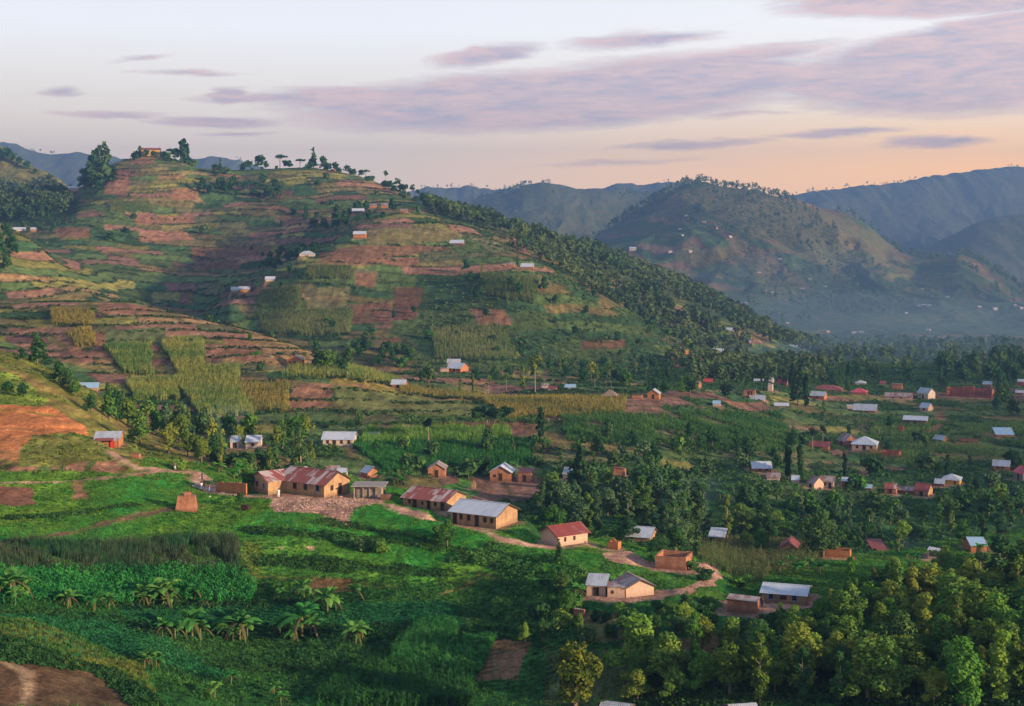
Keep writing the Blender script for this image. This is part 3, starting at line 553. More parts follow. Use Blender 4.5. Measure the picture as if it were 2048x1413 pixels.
def flatten(x, y, z, L_, W_, rz, mg=1.2, fall=3.5):
    i = np.where((np.abs(GX - x) < L_ + W_ + 8) & (np.abs(GY - y) < L_ + W_ + 8))
    c, s = math.cos(-rz), math.sin(-rz); dx = GX[i] - x; dy = GY[i] - y
    lx = np.abs(dx * c - dy * s) - L_ / 2 - mg; ly = np.abs(dx * s + dy * c) - W_ / 2 - mg
    d = np.hypot(np.maximum(lx, 0), np.maximum(ly, 0)); w = np.clip(1 - d / fall, 0, 1); w = w * w * (3 - 2 * w)
    GZ[i] = GZ[i] * (1 - w) + z * w
for q in HS:
    if q['loc'].y < 1200: flatten(q['loc'].x, q['loc'].y, q['loc'].z, q['L'], q['W'], q['rz'], *( (1.2, 3.5) if q['loc'].y < 600 else (.5, 3)))
GV = HZ - F * GZ / GY
# ------------------------------------------------------------------ ground colours: parcels by hash, then fields, paths and bare soil where they lie
L = lambda *a: np.array(a, float)
PAL = [L(.23,.125,.08), L(.17,.095,.07), L(.16,.13,.05), L(.085,.13,.04), L(.045,.095,.035), L(.20,.19,.05), L(.12,.12,.055), L(.27,.17,.08)]
J1 = (fbm(GX / 6, GY / 6, 61, 3) - .5); J2 = (fbm(GX / 6, GY / 6, 67, 3) - .5)
JS = np.clip(F / GY * 3.0, 3, 30)                     # borders wander by about 3 m
PU = GU + J1 * JS; PV = GV + J2 * JS * .5
CMIN = np.minimum.accumulate(GV, 0); VIS = GV <= CMIN + 12
AREA = np.zeros_like(GY); AREA[:-1] = np.diff(GY, axis=0) * GY[:-1] * (U[1] - U[0]) / F
SU = GU + (fbm(GX / 40, GY / 40, 81, 4) - .5) * 150; SK = GK + (fbm(GX / 50, GY / 50, 85, 3) - .5) * .8
def poly(pts, k0=0, k1=99, raw=False):
    px = GU if raw else PU; py = GV if raw else PV
    us = [p[0] for p in pts]; vs = [p[1] for p in pts]
    box = (px >= min(us)) & (px <= max(us)) & (py >= min(vs)) & (py <= max(vs)) & (GK >= k0) & (GK <= k1)
    i = np.where(box); x = px[i]; y = py[i]; ins = np.zeros(len(x), bool)
    for a in range(len(pts)):
        x0, y0 = pts[a]; x1, y1 = pts[a - 1]
        if y0 == y1: continue
        c = ((y0 > y) != (y1 > y)) & (x < (x1 - x0) * (y - y0) / (y1 - y0) + x0); ins ^= c
    m = np.zeros(GU.shape, bool); m[i[0][ins], i[1][ins]] = True
    return m
def box(u0, v0, u1, v1, *k): return poly([(u0, v0), (u1, v0), (u1, v1), (u0, v1)], *k)
def line(pts, w, k0=0, k1=99):
    """mask of a trodden path: points in the picture laid on the ground, w metres wide"""
    P3 = [hit(u, v, k0, k1) for u, v in pts]; w *= 1.25; m = np.zeros(GU.shape)
    for a, b in zip(P3, P3[1:]):
        x0, x1 = sorted((a.x, b.x)); y0, y1 = sorted((a.y, b.y))
        s = np.where((GX > x0 - 3*w) & (GX < x1 + 3*w) & (GY > y0 - 3*w) & (GY < y1 + 3*w)); 
        dx, dy = b.x - a.x, b.y - a.y; q = dx*dx + dy*dy + 1e-6
        t = np.clip(((GX[s] - a.x) * dx + (GY[s] - a.y) * dy) / q, 0, 1)
        dist = np.hypot(GX[s] - a.x - t * dx, GY[s] - a.y - t * dy) + J1[s] * w * .9
        m[s] = np.maximum(m[s], np.clip(1.25 - dist / (w / 2), 0, 1))
    return m
def parcels(wts, dark=1.0, hed=.85):
    c = np.cumsum(wts) / np.sum(wts); idx = np.searchsorted(c, hid.ravel()).reshape(hid.shape)
    r = np.array(PAL)[np.clip(idx, 0, len(PAL)-1)] * (0.72 + 0.56 * hid2[..., None]) * dark
    e1 = np.clip(1 - np.minimum(rf, 1 - rf) / 0.13, 0, 1); e2 = np.clip(1 - np.minimum(cf, 1 - cf) * wdt / 1.7, 0, 1) * (hid2 > .25) * ~merge
    e = (np.maximum(e1, e2 * .8) * hed * (fbm(GX / 12, GY / 12, 91, 2) > .30))[..., None]
    return r * (1 - e) + L(.022, .042, .02) * e
GC = parcels([.08,.10,.22,.26,.14,.05,.15,.02])
mott = fbm(GX / 14, GY / 14, 50, 5); mott2 = fbm(GX / 3.5, GY / 3.5, 55, 4)
def put(m, c, k=1.0, amp=.5):
    """colour on a mask; c one colour, a pair mixed by mottling, or a full map"""
    global GC
    if isinstance(c, tuple): t = np.clip((mott - .5) * 3.2 + .5, 0, 1)[..., None]; c = c[0] * (1 - t) + c[1] * t
    if c.ndim == 1: c = np.broadcast_to(c, GC.shape)
    c = c * (1 + amp * (mott2 - .5)[..., None] * 2)
    m = (np.asarray(m, float) * k)[..., None]; GC = GC * (1 - m) + c * m
SOIL = L(.27,.13,.08); SOILP = L(.40,.235,.175); GRS = L(.03,.20,.03); GRSY = L(.12,.22,.025); DKG = L(.022,.075,.028); FOR = L(.022,.05,.022)
greens = parcels([.06,.05,.14,.32,.20,.08,.14,.0], 1.0, .7)
greens2 = parcels([.03,.03,.05,.35,.50,.02,.05,.0], .75, .4)
# far hills: less contrast
big_ = parcels([.08,.10,.2,.22,.2,.04,.14,.02], .8, .5); hillt = L(.075,.095,.04)
put(GK > 18, big_ * .8 + hillt * .25 , 1, .25)
wood = np.clip((fbm(GX / 160, GY / 420, 71, 4) - .5) * 9, 0, 1)
put((GK > 18), FOR * 1.2, wood * .75, .3)
put(GK > 21, (L(.06,.085,.04), L(.10,.10,.05)), 1, .2)
put(poly([(1330,380),(1480,370),(1700,440),(1800,500),(1700,560),(1500,470)], 19, 21), L(.16,.13,.055), .5)
for p in ([(1420,440),(1560,520),(1700,640),(1740,700),(1600,650),(1500,540)], [(1850,660),(2048,690),(2048,720),(1840,700)]):
    put(poly(p, 18.5, 21), L(.22,.13,.07), .35)
# main hill
RW = 15.75 + (fbm(GX / 45, GY / 45, 87, 4) - .5) * 1.5
put((GK >= RW) & (GK < 17.3) & (SU > 850), (L(.04,.075,.035), L(.085,.105,.04)), 1, .3)
put((GK >= RW) & (GK < 17.3) & (SU > 850) & (fbm(GX/38, GY/38, 88, 3) > .58), parcels([.15,.1,.25,.25,.1,.05,.15,.05]), 1, .3)                                  # wooded ridge behind the spur
put((GK >= 16.6) & (GK < 18) & (SU > 1150) & (SU < 1480), parcels([.2,.1,.3,.2,.05,.2,.1,.2]), 1, .3)
put((GK >= 12) & (GK < 15.6) & (SU > 820) & (GV > 535), greens2, 1, .3)
put((GK >= 11) & (GK < 15.2) & (SU > 1100), greens2, 1, .3)
put(poly([(840,600),(1000,590),(1340,690),(1400,740),(820,740)], 11, 16), greens2, .8)
warm = parcels([.22,.16,.18,.12,.05,.12,.10,.10], 1.0, .9)
put((GK >= 10) & (GK < 11.6) & (SU < 700), warm, 1, .35)
put((GK >= 12.6) & (GK < 14.6) & (SU < 260), parcels([.2,.12,.25,.16,.04,.16,.1,.2]), 1, .4)
put((GK >= 16.2) & (GK < 18) & (SU > 130) & (SU < 830), parcels([.08,.10,.22,.25,.14,.08,.11,.03]), 1, .35)
put((GK >= 14) & (GK < 16) & (SU > 560) & (SU < 1130) & (GV < 545), parcels([.10,.10,.26,.24,.10,.07,.14,.04]), 1, .35)
put((GK > 18) & (GK < 20) & (SU < 200), (L(.17,.15,.05), L(.10,.11,.04)), 1)
put(poly([(-400,330),(0,330),(90,360),(150,385),(130,420),(60,440),(-400,440)], 18, 21), FOR, .0)
put(poly([(-400,360),(0,360),(100,385),(160,400),(150,450),(0,460),(-400,460)], 14.5, 20), FOR * 1.1, .9)
# fields one can tell apart on the main hill (same plots as in the photograph)
for p, c, k0, k1 in [
  ([(215,345),(262,345),(258,385),(205,390)], SOIL*1.0, 16, 18), ([(345,378),(395,378),(398,402),(340,400)], SOIL*.95, 16, 18),
  ([(270,432),(385,432),(388,447),(273,449)], SOIL*.9, 15, 18), ([(278,463),(370,462),(392,480),(280,486)], SOIL*1.05, 15, 18),
  ([(110,455),(180,455),(182,475),(112,476)], SOIL*.75, 14, 18), ([(380,495),(540,492),(545,512),(385,518)], SOIL*.62, 14, 18),
  ([(385,518),(480,520),(480,538),(390,540)], SOIL*.55, 14, 18), ([(360,580),(385,580),(385,610),(358,608)], SOIL*.6, 13, 18),
  ([(215,407),(300,405),(305,424),(222,424)], L(.12,.20,.06), 15, 18), ([(400,385),(480,388),(480,402),(402,400)], L(.08,.15,.05), 15, 18),
  ([(640,505),(720,490),(880,492),(900,500),(640,532)], SOIL*.75, 13, 16), ([(650,520),(840,515),(840,530),(640,532)], SOIL*.9, 13, 16),
  ([(730,460),(870,452),(930,470),(900,484),(735,490)], L(.19,.15,.06), 13, 16), ([(610,535),(704,535),(704,558),(615,558)], L(.08,.10,.04), 12.5, 16),
  ([(710,548),(752,548),(750,575),(712,575)], SOIL*.8, 12.5, 16), ([(695,610),(785,606),(780,645),(705,648)], SOIL*.6, 12.2, 16),
  ([(790,575),(850,575),(830,640),(785,640)], SOIL*.42, 12.2, 16), ([(610,575),(700,575),(690,622),(612,622)], L(.16,.14,.06), 12.2, 16),
  ([(510,625),(705,625),(700,670),(520,665)], L(.08,.10,.04), 12.0, 16), ([(520,585),(600,575),(600,620),(515,615)], L(.09,.09,.035), 12, 16),
  ([(940,620),(1010,620),(1022,650),(960,652)], SOIL*.8, 12.2, 16), ([(760,680),(800,675),(790,695),(755,695)], SOIL*.5, 12, 16),
  ([(1165,682),(1250,680),(1250,697),(1165,699)], SOIL*.4, 11.6, 16), ([(1000,470),(1050,480),(1120,520),(1040,500)], SOIL*.9, 13, 16),
  # field hill; dark plots carry shade painted under the maize
  ([(100,622),(185,622),(185,652),(105,652)], L(.24,.17,.06), 10, 12), ([(200,605),(265,608),(330,622),(250,632),(195,625)], SOIL*.95, 10, 12),
  ([(130,668),(180,660),(190,690),(150,692)], L(.26,.20,.05), 10, 12), ([(175,662),(205,668),(215,695),(190,692)], SOIL*1.0, 10, 12),
  ([(100,660),(125,665),(200,725),(165,728)], SOIL*.95, 10, 12), ([(210,660),(330,655),(330,690),(215,690)], L(.10,.13,.05), 10, 12),
  ([(318,690),(350,682),(400,683),(412,735),(350,735)], L(.10,.10,.035), 9.6, 12), ([(405,690),(445,690),(465,715),(412,716)], SOIL*1.05, 9.6, 12),
  ([(440,672),(515,672),(520,725),(470,720)], SOIL*.9, 9.6, 12), ([(470,655),(620,700),(640,735),(540,735)], L(.25,.15,.07), 9.8, 12),
  ([(205,695),(300,690),(303,752),(250,750)], L(.09,.09,.035), 9.4, 12), ([(350,738),(475,735),(472,756),(352,756)], L(.10,.10,.035), 9.4, 12),
  ([(250,765),(350,762),(355,800),(260,798)], L(.13,.12,.04), 8.8, 10.6), ([(345,760),(470,760),(500,830),(400,838)], L(.06,.09,.03), 8.6, 10.6),
  ([(475,768),(575,768),(575,822),(490,825)], L(.20,.17,.06), 8.6, 10.6), ([(582,770),(665,768),(668,790),(640,822),(577,824)], SOIL*.95, 8.6, 10.6),
  ([(665,745),(700,735),(860,782),(1000,792),(1000,800),(850,800),(660,770)], L(.26,.19,.05), 9, 10.8),
  ([(670,775),(950,800),(960,835),(680,825)], L(.15,.16,.05), 8.4, 10.4), ([(960,800),(1240,800),(1240,830),(1010,835)], L(.21,.19,.05), 8.4, 10.6),
  ([(1020,842),(1070,842),(1070,865),(1020,866)], SOIL*.55, 7.8, 10), ([(870,845),(1015,842),(1015,860),(860,858)], SOIL*.42, 7.8, 10),
  ([(780,860),(960,862),(960,882),(720,885)], L(.11,.19,.045), 7.5, 9), ([(700,885),(1060,880),(1060,935),(740,940)], L(.04,.11,.035), 6.8, 9),
  ([(1120,835),(1320,830),(1330,870),(1130,880)], L(.07,.14,.04), 7.6, 10), ([(1330,840),(1560,835),(1570,900),(1340,900)], L(.045,.11,.035), 7, 10)]:
    put(poly(p, k0, k1), c, .85, .45)
# valley on the right
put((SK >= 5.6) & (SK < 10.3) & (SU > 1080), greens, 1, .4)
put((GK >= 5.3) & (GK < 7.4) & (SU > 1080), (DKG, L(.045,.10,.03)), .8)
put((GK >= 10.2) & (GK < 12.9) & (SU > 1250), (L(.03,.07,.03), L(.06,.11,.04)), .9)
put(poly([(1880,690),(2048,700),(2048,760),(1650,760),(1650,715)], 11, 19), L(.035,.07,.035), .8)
put((GK > 16.5) & (GK < 19.2) & (SU > 1480), (L(.05,.09,.04), L(.11,.12,.055)), .8)
for pl, w, k0, k1 in [([(1655,925),(1700,925),(1760,935),(1830,937),(1860,925)], 3, 6, 9), ([(1880,823),(1878,850),(1855,868),(1830,890),(1820,905)], 4, 7, 11),
   ([(1720,950),(1735,940),(1810,940)], 4, 6, 9), ([(1080,798),(1160,800),(1230,800)], 4, 8.5, 11), ([(860,798),(1000,802),(1100,798)], 3, 8.5, 11),
   ([(1360,735),(1400,712),(1400,740)], 6, 10, 13), ([(1840,700),(1900,690),(1960,705)], 14, 18, 20), ([(1880,705),(1960,720),(2048,730)], 8, 18, 20),
   ([(560,738),(620,742),(700,748)], 3, 9, 11.4), ([(480,757),(560,760),(660,770),(740,775)], 2, 9, 11)]:
    put(line(pl, w, k0, k1), SOIL, .9)
put(poly([(1850,870),(1925,875),(1920,890),(1855,888)], 7, 10), SOIL*.4, .8); put(poly([(1570,835),(1620,850),(1600,880),(1500,870)], 7, 10), L(.13,.13,.05), .6)
put(poly([(1700,905),(1760,915),(1758,930),(1690,925)], 6.5, 9), L(.07,.2,.04), .8); put(poly([(1370,980),(1440,1000),(1450,1040),(1370,1040)], 5.3, 8), L(.05,.13,.035), .9)
put(poly([(1300,955),(1370,990),(1420,1030),(1340,1010)], 5.2, 8), GRS, .9); put(poly([(880,975),(940,955),(960,990),(900,1000)], 5, 8), L(.06,.18,.03), .9)
put(poly([(1640,1110),(1720,1150),(1690,1190),(1640,1170)], 3.6, 6), SOIL*.35, .7)
# left spur with the bare orange field
put((GK >= 5.25) & (GK < 8.6) & (SU < 330), (L(.13,.16,.03), L(.20,.15,.05)), 1)
put(poly([(-400,740),(20,740),(95,800),(80,815),(-400,815)], 6.5, 9), L(.14,.21,.03), .9)
put(poly([(-400,815),(95,812),(170,850),(178,870),(70,880),(30,900),(-400,905)], 5.8, 8.5), L(.42,.16,.06), 1, .2)
for pl in ([(-100,838),(60,834),(150,852)], [(-100,862),(40,858),(120,872)], [(-60,885),(30,880),(60,872)]): put(line(pl, 1.6, 5.5, 8.6), L(.24,.12,.05), .7)
put(line([(-60,826),(50,824),(110,832)], 1.4, 5.5, 8.6), L(.10,.14,.03), .7)
put(poly([(-400,905),(30,895),(50,920),(-400,935)], 5.2, 8.5), L(.38,.17,.07), .9)
put(poly([(60,870),(170,868),(230,905),(225,925),(30,930),(35,900)], 5.2, 8.5), (L(.09,.16,.025), L(.17,.17,.04)), 1)
bk = fbm(GX / 1.6, GZ / 3, 93, 3)
put(poly([(-400,925),(100,930),(235,922),(262,940),(200,955),(-400,962)], 4.6, 7), L(.27,.14,.085), 1)
put(poly([(-400,925),(100,930),(235,922),(262,940),(200,955),(-400,962)], 4.6, 7), L(.06,.10,.03), np.clip((bk - .48) * 7, 0, 1))
# foreground ridge: lawn
lawn = (GK < 5.35) | ((GK < 6.4) & (SU > 250) & (SU < 1300))
put(lawn, (GRS, GRSY), 1, .45)
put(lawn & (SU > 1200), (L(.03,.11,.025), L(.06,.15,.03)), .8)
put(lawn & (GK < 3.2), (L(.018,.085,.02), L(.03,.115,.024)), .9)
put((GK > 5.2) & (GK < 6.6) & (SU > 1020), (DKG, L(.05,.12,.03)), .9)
put(poly([(-400,980),(60,975),(72,1010),(-400,1025)], 4, 5.4), SOIL*.6, 1, .3)
put(poly([(150,985),(180,985),(188,1000),(150,1002)], 4, 5.4), SOIL, .9); put(line([(155,965),(158,985),(172,1000)], 1.6, 4, 5.6), SOIL, .8)
put(line([(0,1092),(60,1080),(160,1062),(260,1035),(330,1020),(390,1014)], 2.6, 3.6, 5.3), L(.15,.10,.055), 1)
put(line([(-400,968),(0,967),(100,965),(200,958),(290,948),(345,941)], 1.3, 4.4, 6.4), SOILP*.9, .9)
put(line([(228,905),(250,925),(275,937),(345,942),(395,948),(425,965),(438,985)], 3.2, 4.6, 6.8), SOILP, 1)
put(line([(395,948),(405,975),(440,988),(500,993),(560,996)], 3.2, 4.6, 6.8), SOILP, 1)
put(line([(700,996),(760,1006),(850,1036),(900,1050),(1000,1078),(1060,1090),(1100,1096)], 2.6, 4.3, 6.2), SOILP, 1)
put(poly([(545,994),(700,990),(765,992),(760,1003),(708,1012),(690,1035),(700,1050),(668,1052),(655,1025),(560,1022),(530,1015)], 4.2, 6), SOILP, 1, .4)
put(poly([(620,1018),(700,1020),(690,1048),(655,1040)], 4, 6), L(.26,.13,.10), .7, .6)
for p in ([(600,1095),(625,1095),(620,1104)], [(545,1098),(560,1096),(560,1104)], [(1200,1105),(1262,1100),(1300,1120),(1298,1134),(1245,1130),(1215,1118)], [(1295,1120),(1440,1128),(1445,1150),(1420,1172),(1380,1190),(1300,1200),(1300,1183),(1370,1180),(1400,1162),(1380,1145),(1300,1140)],
          [(1440,1205),(1625,1200),(1628,1215),(1600,1224),(1500,1232),(1450,1226)], [(1310,1178),(1370,1174),(1420,1160),(1430,1172),(1380,1188),(1312,1196)],
          [(1165,1193),(1310,1190),(1330,1200),(1170,1204)]):
    put(poly(p, 2.6, 6), SOILP * .95, 1, .35)
put(poly([(1130,1085),(1200,1080),(1260,1098),(1190,1108)], 3.6, 6), L(.14,.2,.03), .8)
put(line([(880,1190),(930,1172),(960,1150),(1010,1160),(1060,1180)], 1.6, 2.5, 4.5), L(.20,.13,.05), .8)
put(line([(500,1150),(600,1160),(700,1165),(800,1178)], 1.6, 2.5, 4.5), L(.14,.12,.04), .7)
for p, c in [([(480,1085),(520,1095),(515,1200),(480,1190)], L(.13,.15,.03)), ([(615,1158),(700,1158),(700,1185),(610,1185)], L(.17,.10,.045)),
   ([(0,1085),(160,1090),(460,1078),(475,1120),(470,1145),(0,1155)], L(.04,.075,.03)), ([(-400,1155),(470,1146),(510,1180),(500,1205),(-400,1215)], L(.025,.13,.03)),
   ([(230,1215),(330,1200),(640,1200),(660,1245),(470,1260),(280,1260)], L(.02,.105,.035)), ([(760,1208),(900,1208),(950,1225),(945,1262),(770,1258),(640,1255)], L(.022,.11,.035)),
   ([(-400,1225),(230,1230),(420,1320),(480,1370),(-400,1240)], L(.02,.09,.025)), ([(-400,1240),(60,1240),(150,1275),(290,1340),(300,1380),(180,1345),(0,1295),(-400,1280)], L(.11,.13,.022)),
   ([(-400,1310),(60,1320),(180,1345),(290,1413),(290,1440),(-400,1440)], L(.10,.065,.035)), ([(290,1262),(780,1262),(810,1310),(730,1330),(420,1330)], L(.035,.085,.025)),
   ([(830,1258),(910,1258),(895,1330),(780,1335)], L(.025,.13,.03)), ([(890,1285),(985,1275),(960,1345),(880,1350)], L(.03,.12,.028)),
   ([(990,1276),(1060,1278),(1035,1365),(945,1362)], L(.16,.085,.05)), ([(1250,1285),(1440,1265),(1440,1315),(1330,1330),(1230,1320)], L(.15,.085,.045)),
   ([(1150,1225),(1250,1225),(1260,1280),(1160,1290)], L(.12,.11,.04)), ([(1640,1265),(2048,1225),(2048,1300),(1900,1310)], L(.045,.10,.03)),
   ([(1080,1290),(1250,1300),(1300,1413),(1100,1413)], L(.07,.085,.03))]:
    put(poly(p, 0, 4.6), c, .92, .5)

# trodden earth round the houses
for q in HS:
    if q['loc'].y < 1250 and not q['ex'].get('k0'):
        x, y, a, b = q['loc'].x, q['loc'].y, q['L']/2, q['W']/2
        i = np.where((np.abs(GX - x) < a + 9) & (np.abs(GY - y) < b + 12)); c, s_ = math.cos(-q['rz']), math.sin(-q['rz'])
        lx = (GX[i]-x)*c - (GY[i]-y)*s_; ly = (GX[i]-x)*s_ + (GY[i]-y)*c + .9
        d_ = np.hypot(np.maximum(np.abs(lx)-a, 0), np.maximum(np.abs(ly)-b-.6, 0)) + J1[i]*3.2
        m_ = np.zeros(GU.shape); m_[i] = np.clip(1.5 - d_/1.1, 0, 1); put(m_, SOILP * .8, .75 if y < 700 else .5, .4)

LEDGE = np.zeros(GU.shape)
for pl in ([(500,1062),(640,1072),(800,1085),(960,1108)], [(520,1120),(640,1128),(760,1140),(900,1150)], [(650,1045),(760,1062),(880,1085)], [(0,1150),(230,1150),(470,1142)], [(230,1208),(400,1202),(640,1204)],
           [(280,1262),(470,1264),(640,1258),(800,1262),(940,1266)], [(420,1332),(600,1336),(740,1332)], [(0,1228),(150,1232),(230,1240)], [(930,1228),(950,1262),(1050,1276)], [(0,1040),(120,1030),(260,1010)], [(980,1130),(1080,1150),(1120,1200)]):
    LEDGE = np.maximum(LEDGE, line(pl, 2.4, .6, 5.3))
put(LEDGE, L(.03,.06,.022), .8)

rw = np.sin((GX * -.35 + GY * .94) * 2 * math.pi / 1.3)          # ridged beds on the near plots
YB = poly([(-400,1240),(60,1240),(150,1275),(290,1340),(310,1390),(180,1345),(0,1295),(-400,1280)], 0, 4.6); MD = poly([(-400,1310),(60,1320),(180,1345),(290,1413),(290,1440),(-400,1440)], 0, 4.6)
put(YB, (L(.08,.15,.025), L(.13,.13,.04)), .9)
put(MD, (L(.11,.065,.04), L(.07,.055,.03)), .8)
put(line([(20,1440),(60,1380),(50,1345),(0,1318)], 1.2, 0, 3), L(.28,.2,.13), .9)
put((GK > 1.0) & (GK < 3.6) & (GU < 1150) & ~YB & ~MD & (rw > .35) & (mott2 < .56), L(.018,.045,.016), .6)
def grid_object(name, r0, r1, mat_):
    n, mcol = r1 - r0, len(U)
    co = np.stack([GX[r0:r1], GY[r0:r1], GZ[r0:r1]], -1).reshape(-1, 3)
    a = (np.arange(n - 1)[:, None] * mcol + np.arange(mcol - 1)[None]).ravel()
    quads = np.stack([a, a + 1, a + mcol + 1, a + mcol], -1)
    me = bpy.data.meshes.new(name)
    me.vertices.add(len(co)); me.vertices.foreach_set('co', co.astype(np.float32).ravel())
    me.loops.add(quads.size); me.loops.foreach_set('vertex_index', quads.astype(np.int32).ravel())
    me.polygons.add(len(quads)); me.polygons.foreach_set('loop_start', (np.arange(len(quads)) * 4).astype(np.int32))
    me.polygons.foreach_set('use_smooth', np.ones(len(quads), bool))
    me.update(calc_edges=True)
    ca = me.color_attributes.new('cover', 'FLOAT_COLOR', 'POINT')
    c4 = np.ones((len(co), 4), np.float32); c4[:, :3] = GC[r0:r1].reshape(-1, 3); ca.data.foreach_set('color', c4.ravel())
    me.materials.append(mat_)
    o = bpy.data.objects.new(name, me); C.objects.link(o); o['kind'] = 'structure'
    return o
rowk = np.cumsum([0] + NROW)
for a, b, nm in CUTS: grid_object(nm, rowk[a], rowk[b] + 1, MG)

def lowland():
    """the valley floor beyond the edges of the surveyed slopes"""
    xs = np.linspace(-3900, 3900, 40); ys = np.linspace(-650, 3500, 40)
    v = [(x, y, -66 - .05 * max(y, 0) + 3 * math.sin(x * .013) * math.cos(y * .011)) for y in ys for x in xs]
    f = [(j*40+i, j*40+i+1, (j+1)*40+i+1, (j+1)*40+i) for j in range(39) for i in range(39)]
    me = bpy.data.meshes.new('lowland'); me.from_pydata(v, [], f); me.update(); ca = me.color_attributes.new('cover', 'FLOAT_COLOR', 'POINT'); ca.data.foreach_set('color', np.tile([.04,.10,.03,1], len(v)).astype(np.float32))
    me.materials.append(MG); o = bpy.data.objects.new('lowland', me); C.objects.link(o); o['kind'] = 'structure'
lowland()
def occluder():  # added out of view to block the low sun over the valley
    """unseen ridge to the right, outside the frame, its crest shaped to shade the valley"""
    t = np.linspace(-600, 2600, 90); s = np.linspace(0, 1, 14)
    X0 = 760.0
    hy = np.interp(t, OCC_Y, OCC_H)
    v = []; f = []
    for j, y in enumerate(t):
        for i, q in enumerate(s):
            zz = -90 + (hy[j] + 90) * (math.sin(min(q, 1) * math.pi)) ** 1.3
            v.append((X0 + y * 0.62 * (y > 0) + q * 520, y, zz + 4 * math.sin(j * 1.3 + i)))
    n = len(s)
    for j in range(len(t) - 1):
        for i in range(n - 1): a = j * n + i; f.append((a, a + 1, a + n + 1, a + n))
    me = bpy.data.meshes.new('unseen_mountain_mesh'); me.from_pydata(v, [], f); me.update()
    ca = me.color_attributes.new('cover', 'FLOAT_COLOR', 'POINT'); ca.data.foreach_set('color', np.tile([.05,.08,.035,1], len(v)).astype(np.float32))
    me.materials.append(MG); o = bpy.data.objects.new('mountain', me); C.objects.link(o); o['kind'] = 'structure'
OCC_Y = [-600, 0, 300, 500, 800, 1100, 1500, 2600]; OCC_H = [120, 130, 130, 110, 105, 110, 100, 60]
occluder()
# ------------------------------------------------------------------ build the houses
def wall_block(x0, x1, y0, y1, h, r, kind, ridge='x', t=.22):
    """outer walls with gable peaks, carried 1.5 m into the ground"""
    mb = MB(); b = -1.5
    A = [(x0,y0),(x1,y0),(x1,y1),(x0,y1)]
    if kind in ('gable', 'porch') and ridge == 'x':
        ym = (y0+y1)/2; z = [h, h, h, h]
        v = [(x,y,b) for x,y in A] + [(x,y,h) for x,y in A] + [(x0,ym,h+r),(x1,ym,h+r)]
        mb.add(v, [(0,1,5,4),(2,3,7,6),(1,2,6,9,5),(3,0,4,8,7),(4,5,9,8),(6,7,8,9)])
    elif kind in ('gable', 'gfront'):
        xm = (x0+x1)/2
        v = [(x,y,b) for x,y in A] + [(x,y,h) for x,y in A] + [(xm,y0,h+r),(xm,y1,h+r)]
        mb.add(v, [(0,1,5,8,4),(2,3,7,9,6),(1,2,6,5),(3,0,4,7),(4,8,9,7),(8,5,6,9)])
    elif kind in ('shed', 'shedf'):
        zf, zb = (h, h + r) if kind == 'shed' else (h, h - .4)
        zl, zr = (zf, zf) if kind == 'shed' else (h, h - r)
        v = [(x,y,b) for x,y in A] + [(x0,y0,zf if kind=='shed' else zl),(x1,y0,zf if kind=='shed' else zr),(x1,y1,zb if kind=='shed' else zr-.3),(x0,y1,zb if kind=='shed' else zl-.3)]
        mb.add(v, [(0,1,5,4),(1,2,6,5),(2,3,7,6),(3,0,4,7),(4,5,6,7)])
    else:
        mb.box(x0,x1,y0,y1,b,h)
    return mb
def ruin_walls(L_, W_, h, cols=False):
    mb = MB(); x0, x1, y0, y1 = -L_/2, L_/2, -W_/2, W_/2; t = .3; rr_ = random.Random(int(L_*100))
    def run(ax, a, b, c):
        n = max(2, int((b-a)/.9)); st = (b-a)/n
        for i in range(n):
            hh = h * (rr_.uniform(*((.8, 1.0) if L_ < 4.4 else (.95, 1.0))) if not cols else 1); lo = -1.5
            p, q = a + i*st, a + (i+1)*st
            if ax == 'x': mb.box(p + (.002*i), q, c, c+t, lo, hh)
            else: mb.box(c, c+t, p + .002*i, q, lo, hh)
    if not cols:
        run('x', x0, x1, y0); run('x', x0, x1, y1-t); run('y', y0+t, y1-t, x0); run('y', y0+t, y1-t, x1-t)
    else:
        run('x', x0, x1, y1-t); run('y', y0+t, y1-t, x0); run('y', y0+t, y1-t, x1-t)
        mb.box(x0, x1, y0, y0+.4, -1.5, .9); mb.box(x0, x1, y0, y0+.4, h*.82, h)
        n = 15
        for i in range(n+1): c = x0 + .3 + (L_-.6)*i/n; mb.box(c-.28, c+.28, y0+.003, y0+.397, .903, h*.817)
        mb.box(x0*.3, x1*.2, -W_*.1, W_*.1, -1.5, h*1.25)
    return mb
OPM = {'win': DARK, 'bwin': DARK, 'door': DARK, 'open': DARK, 'rwin': DARK, 'rdoor': DARK, 'rdoorf': REDD}
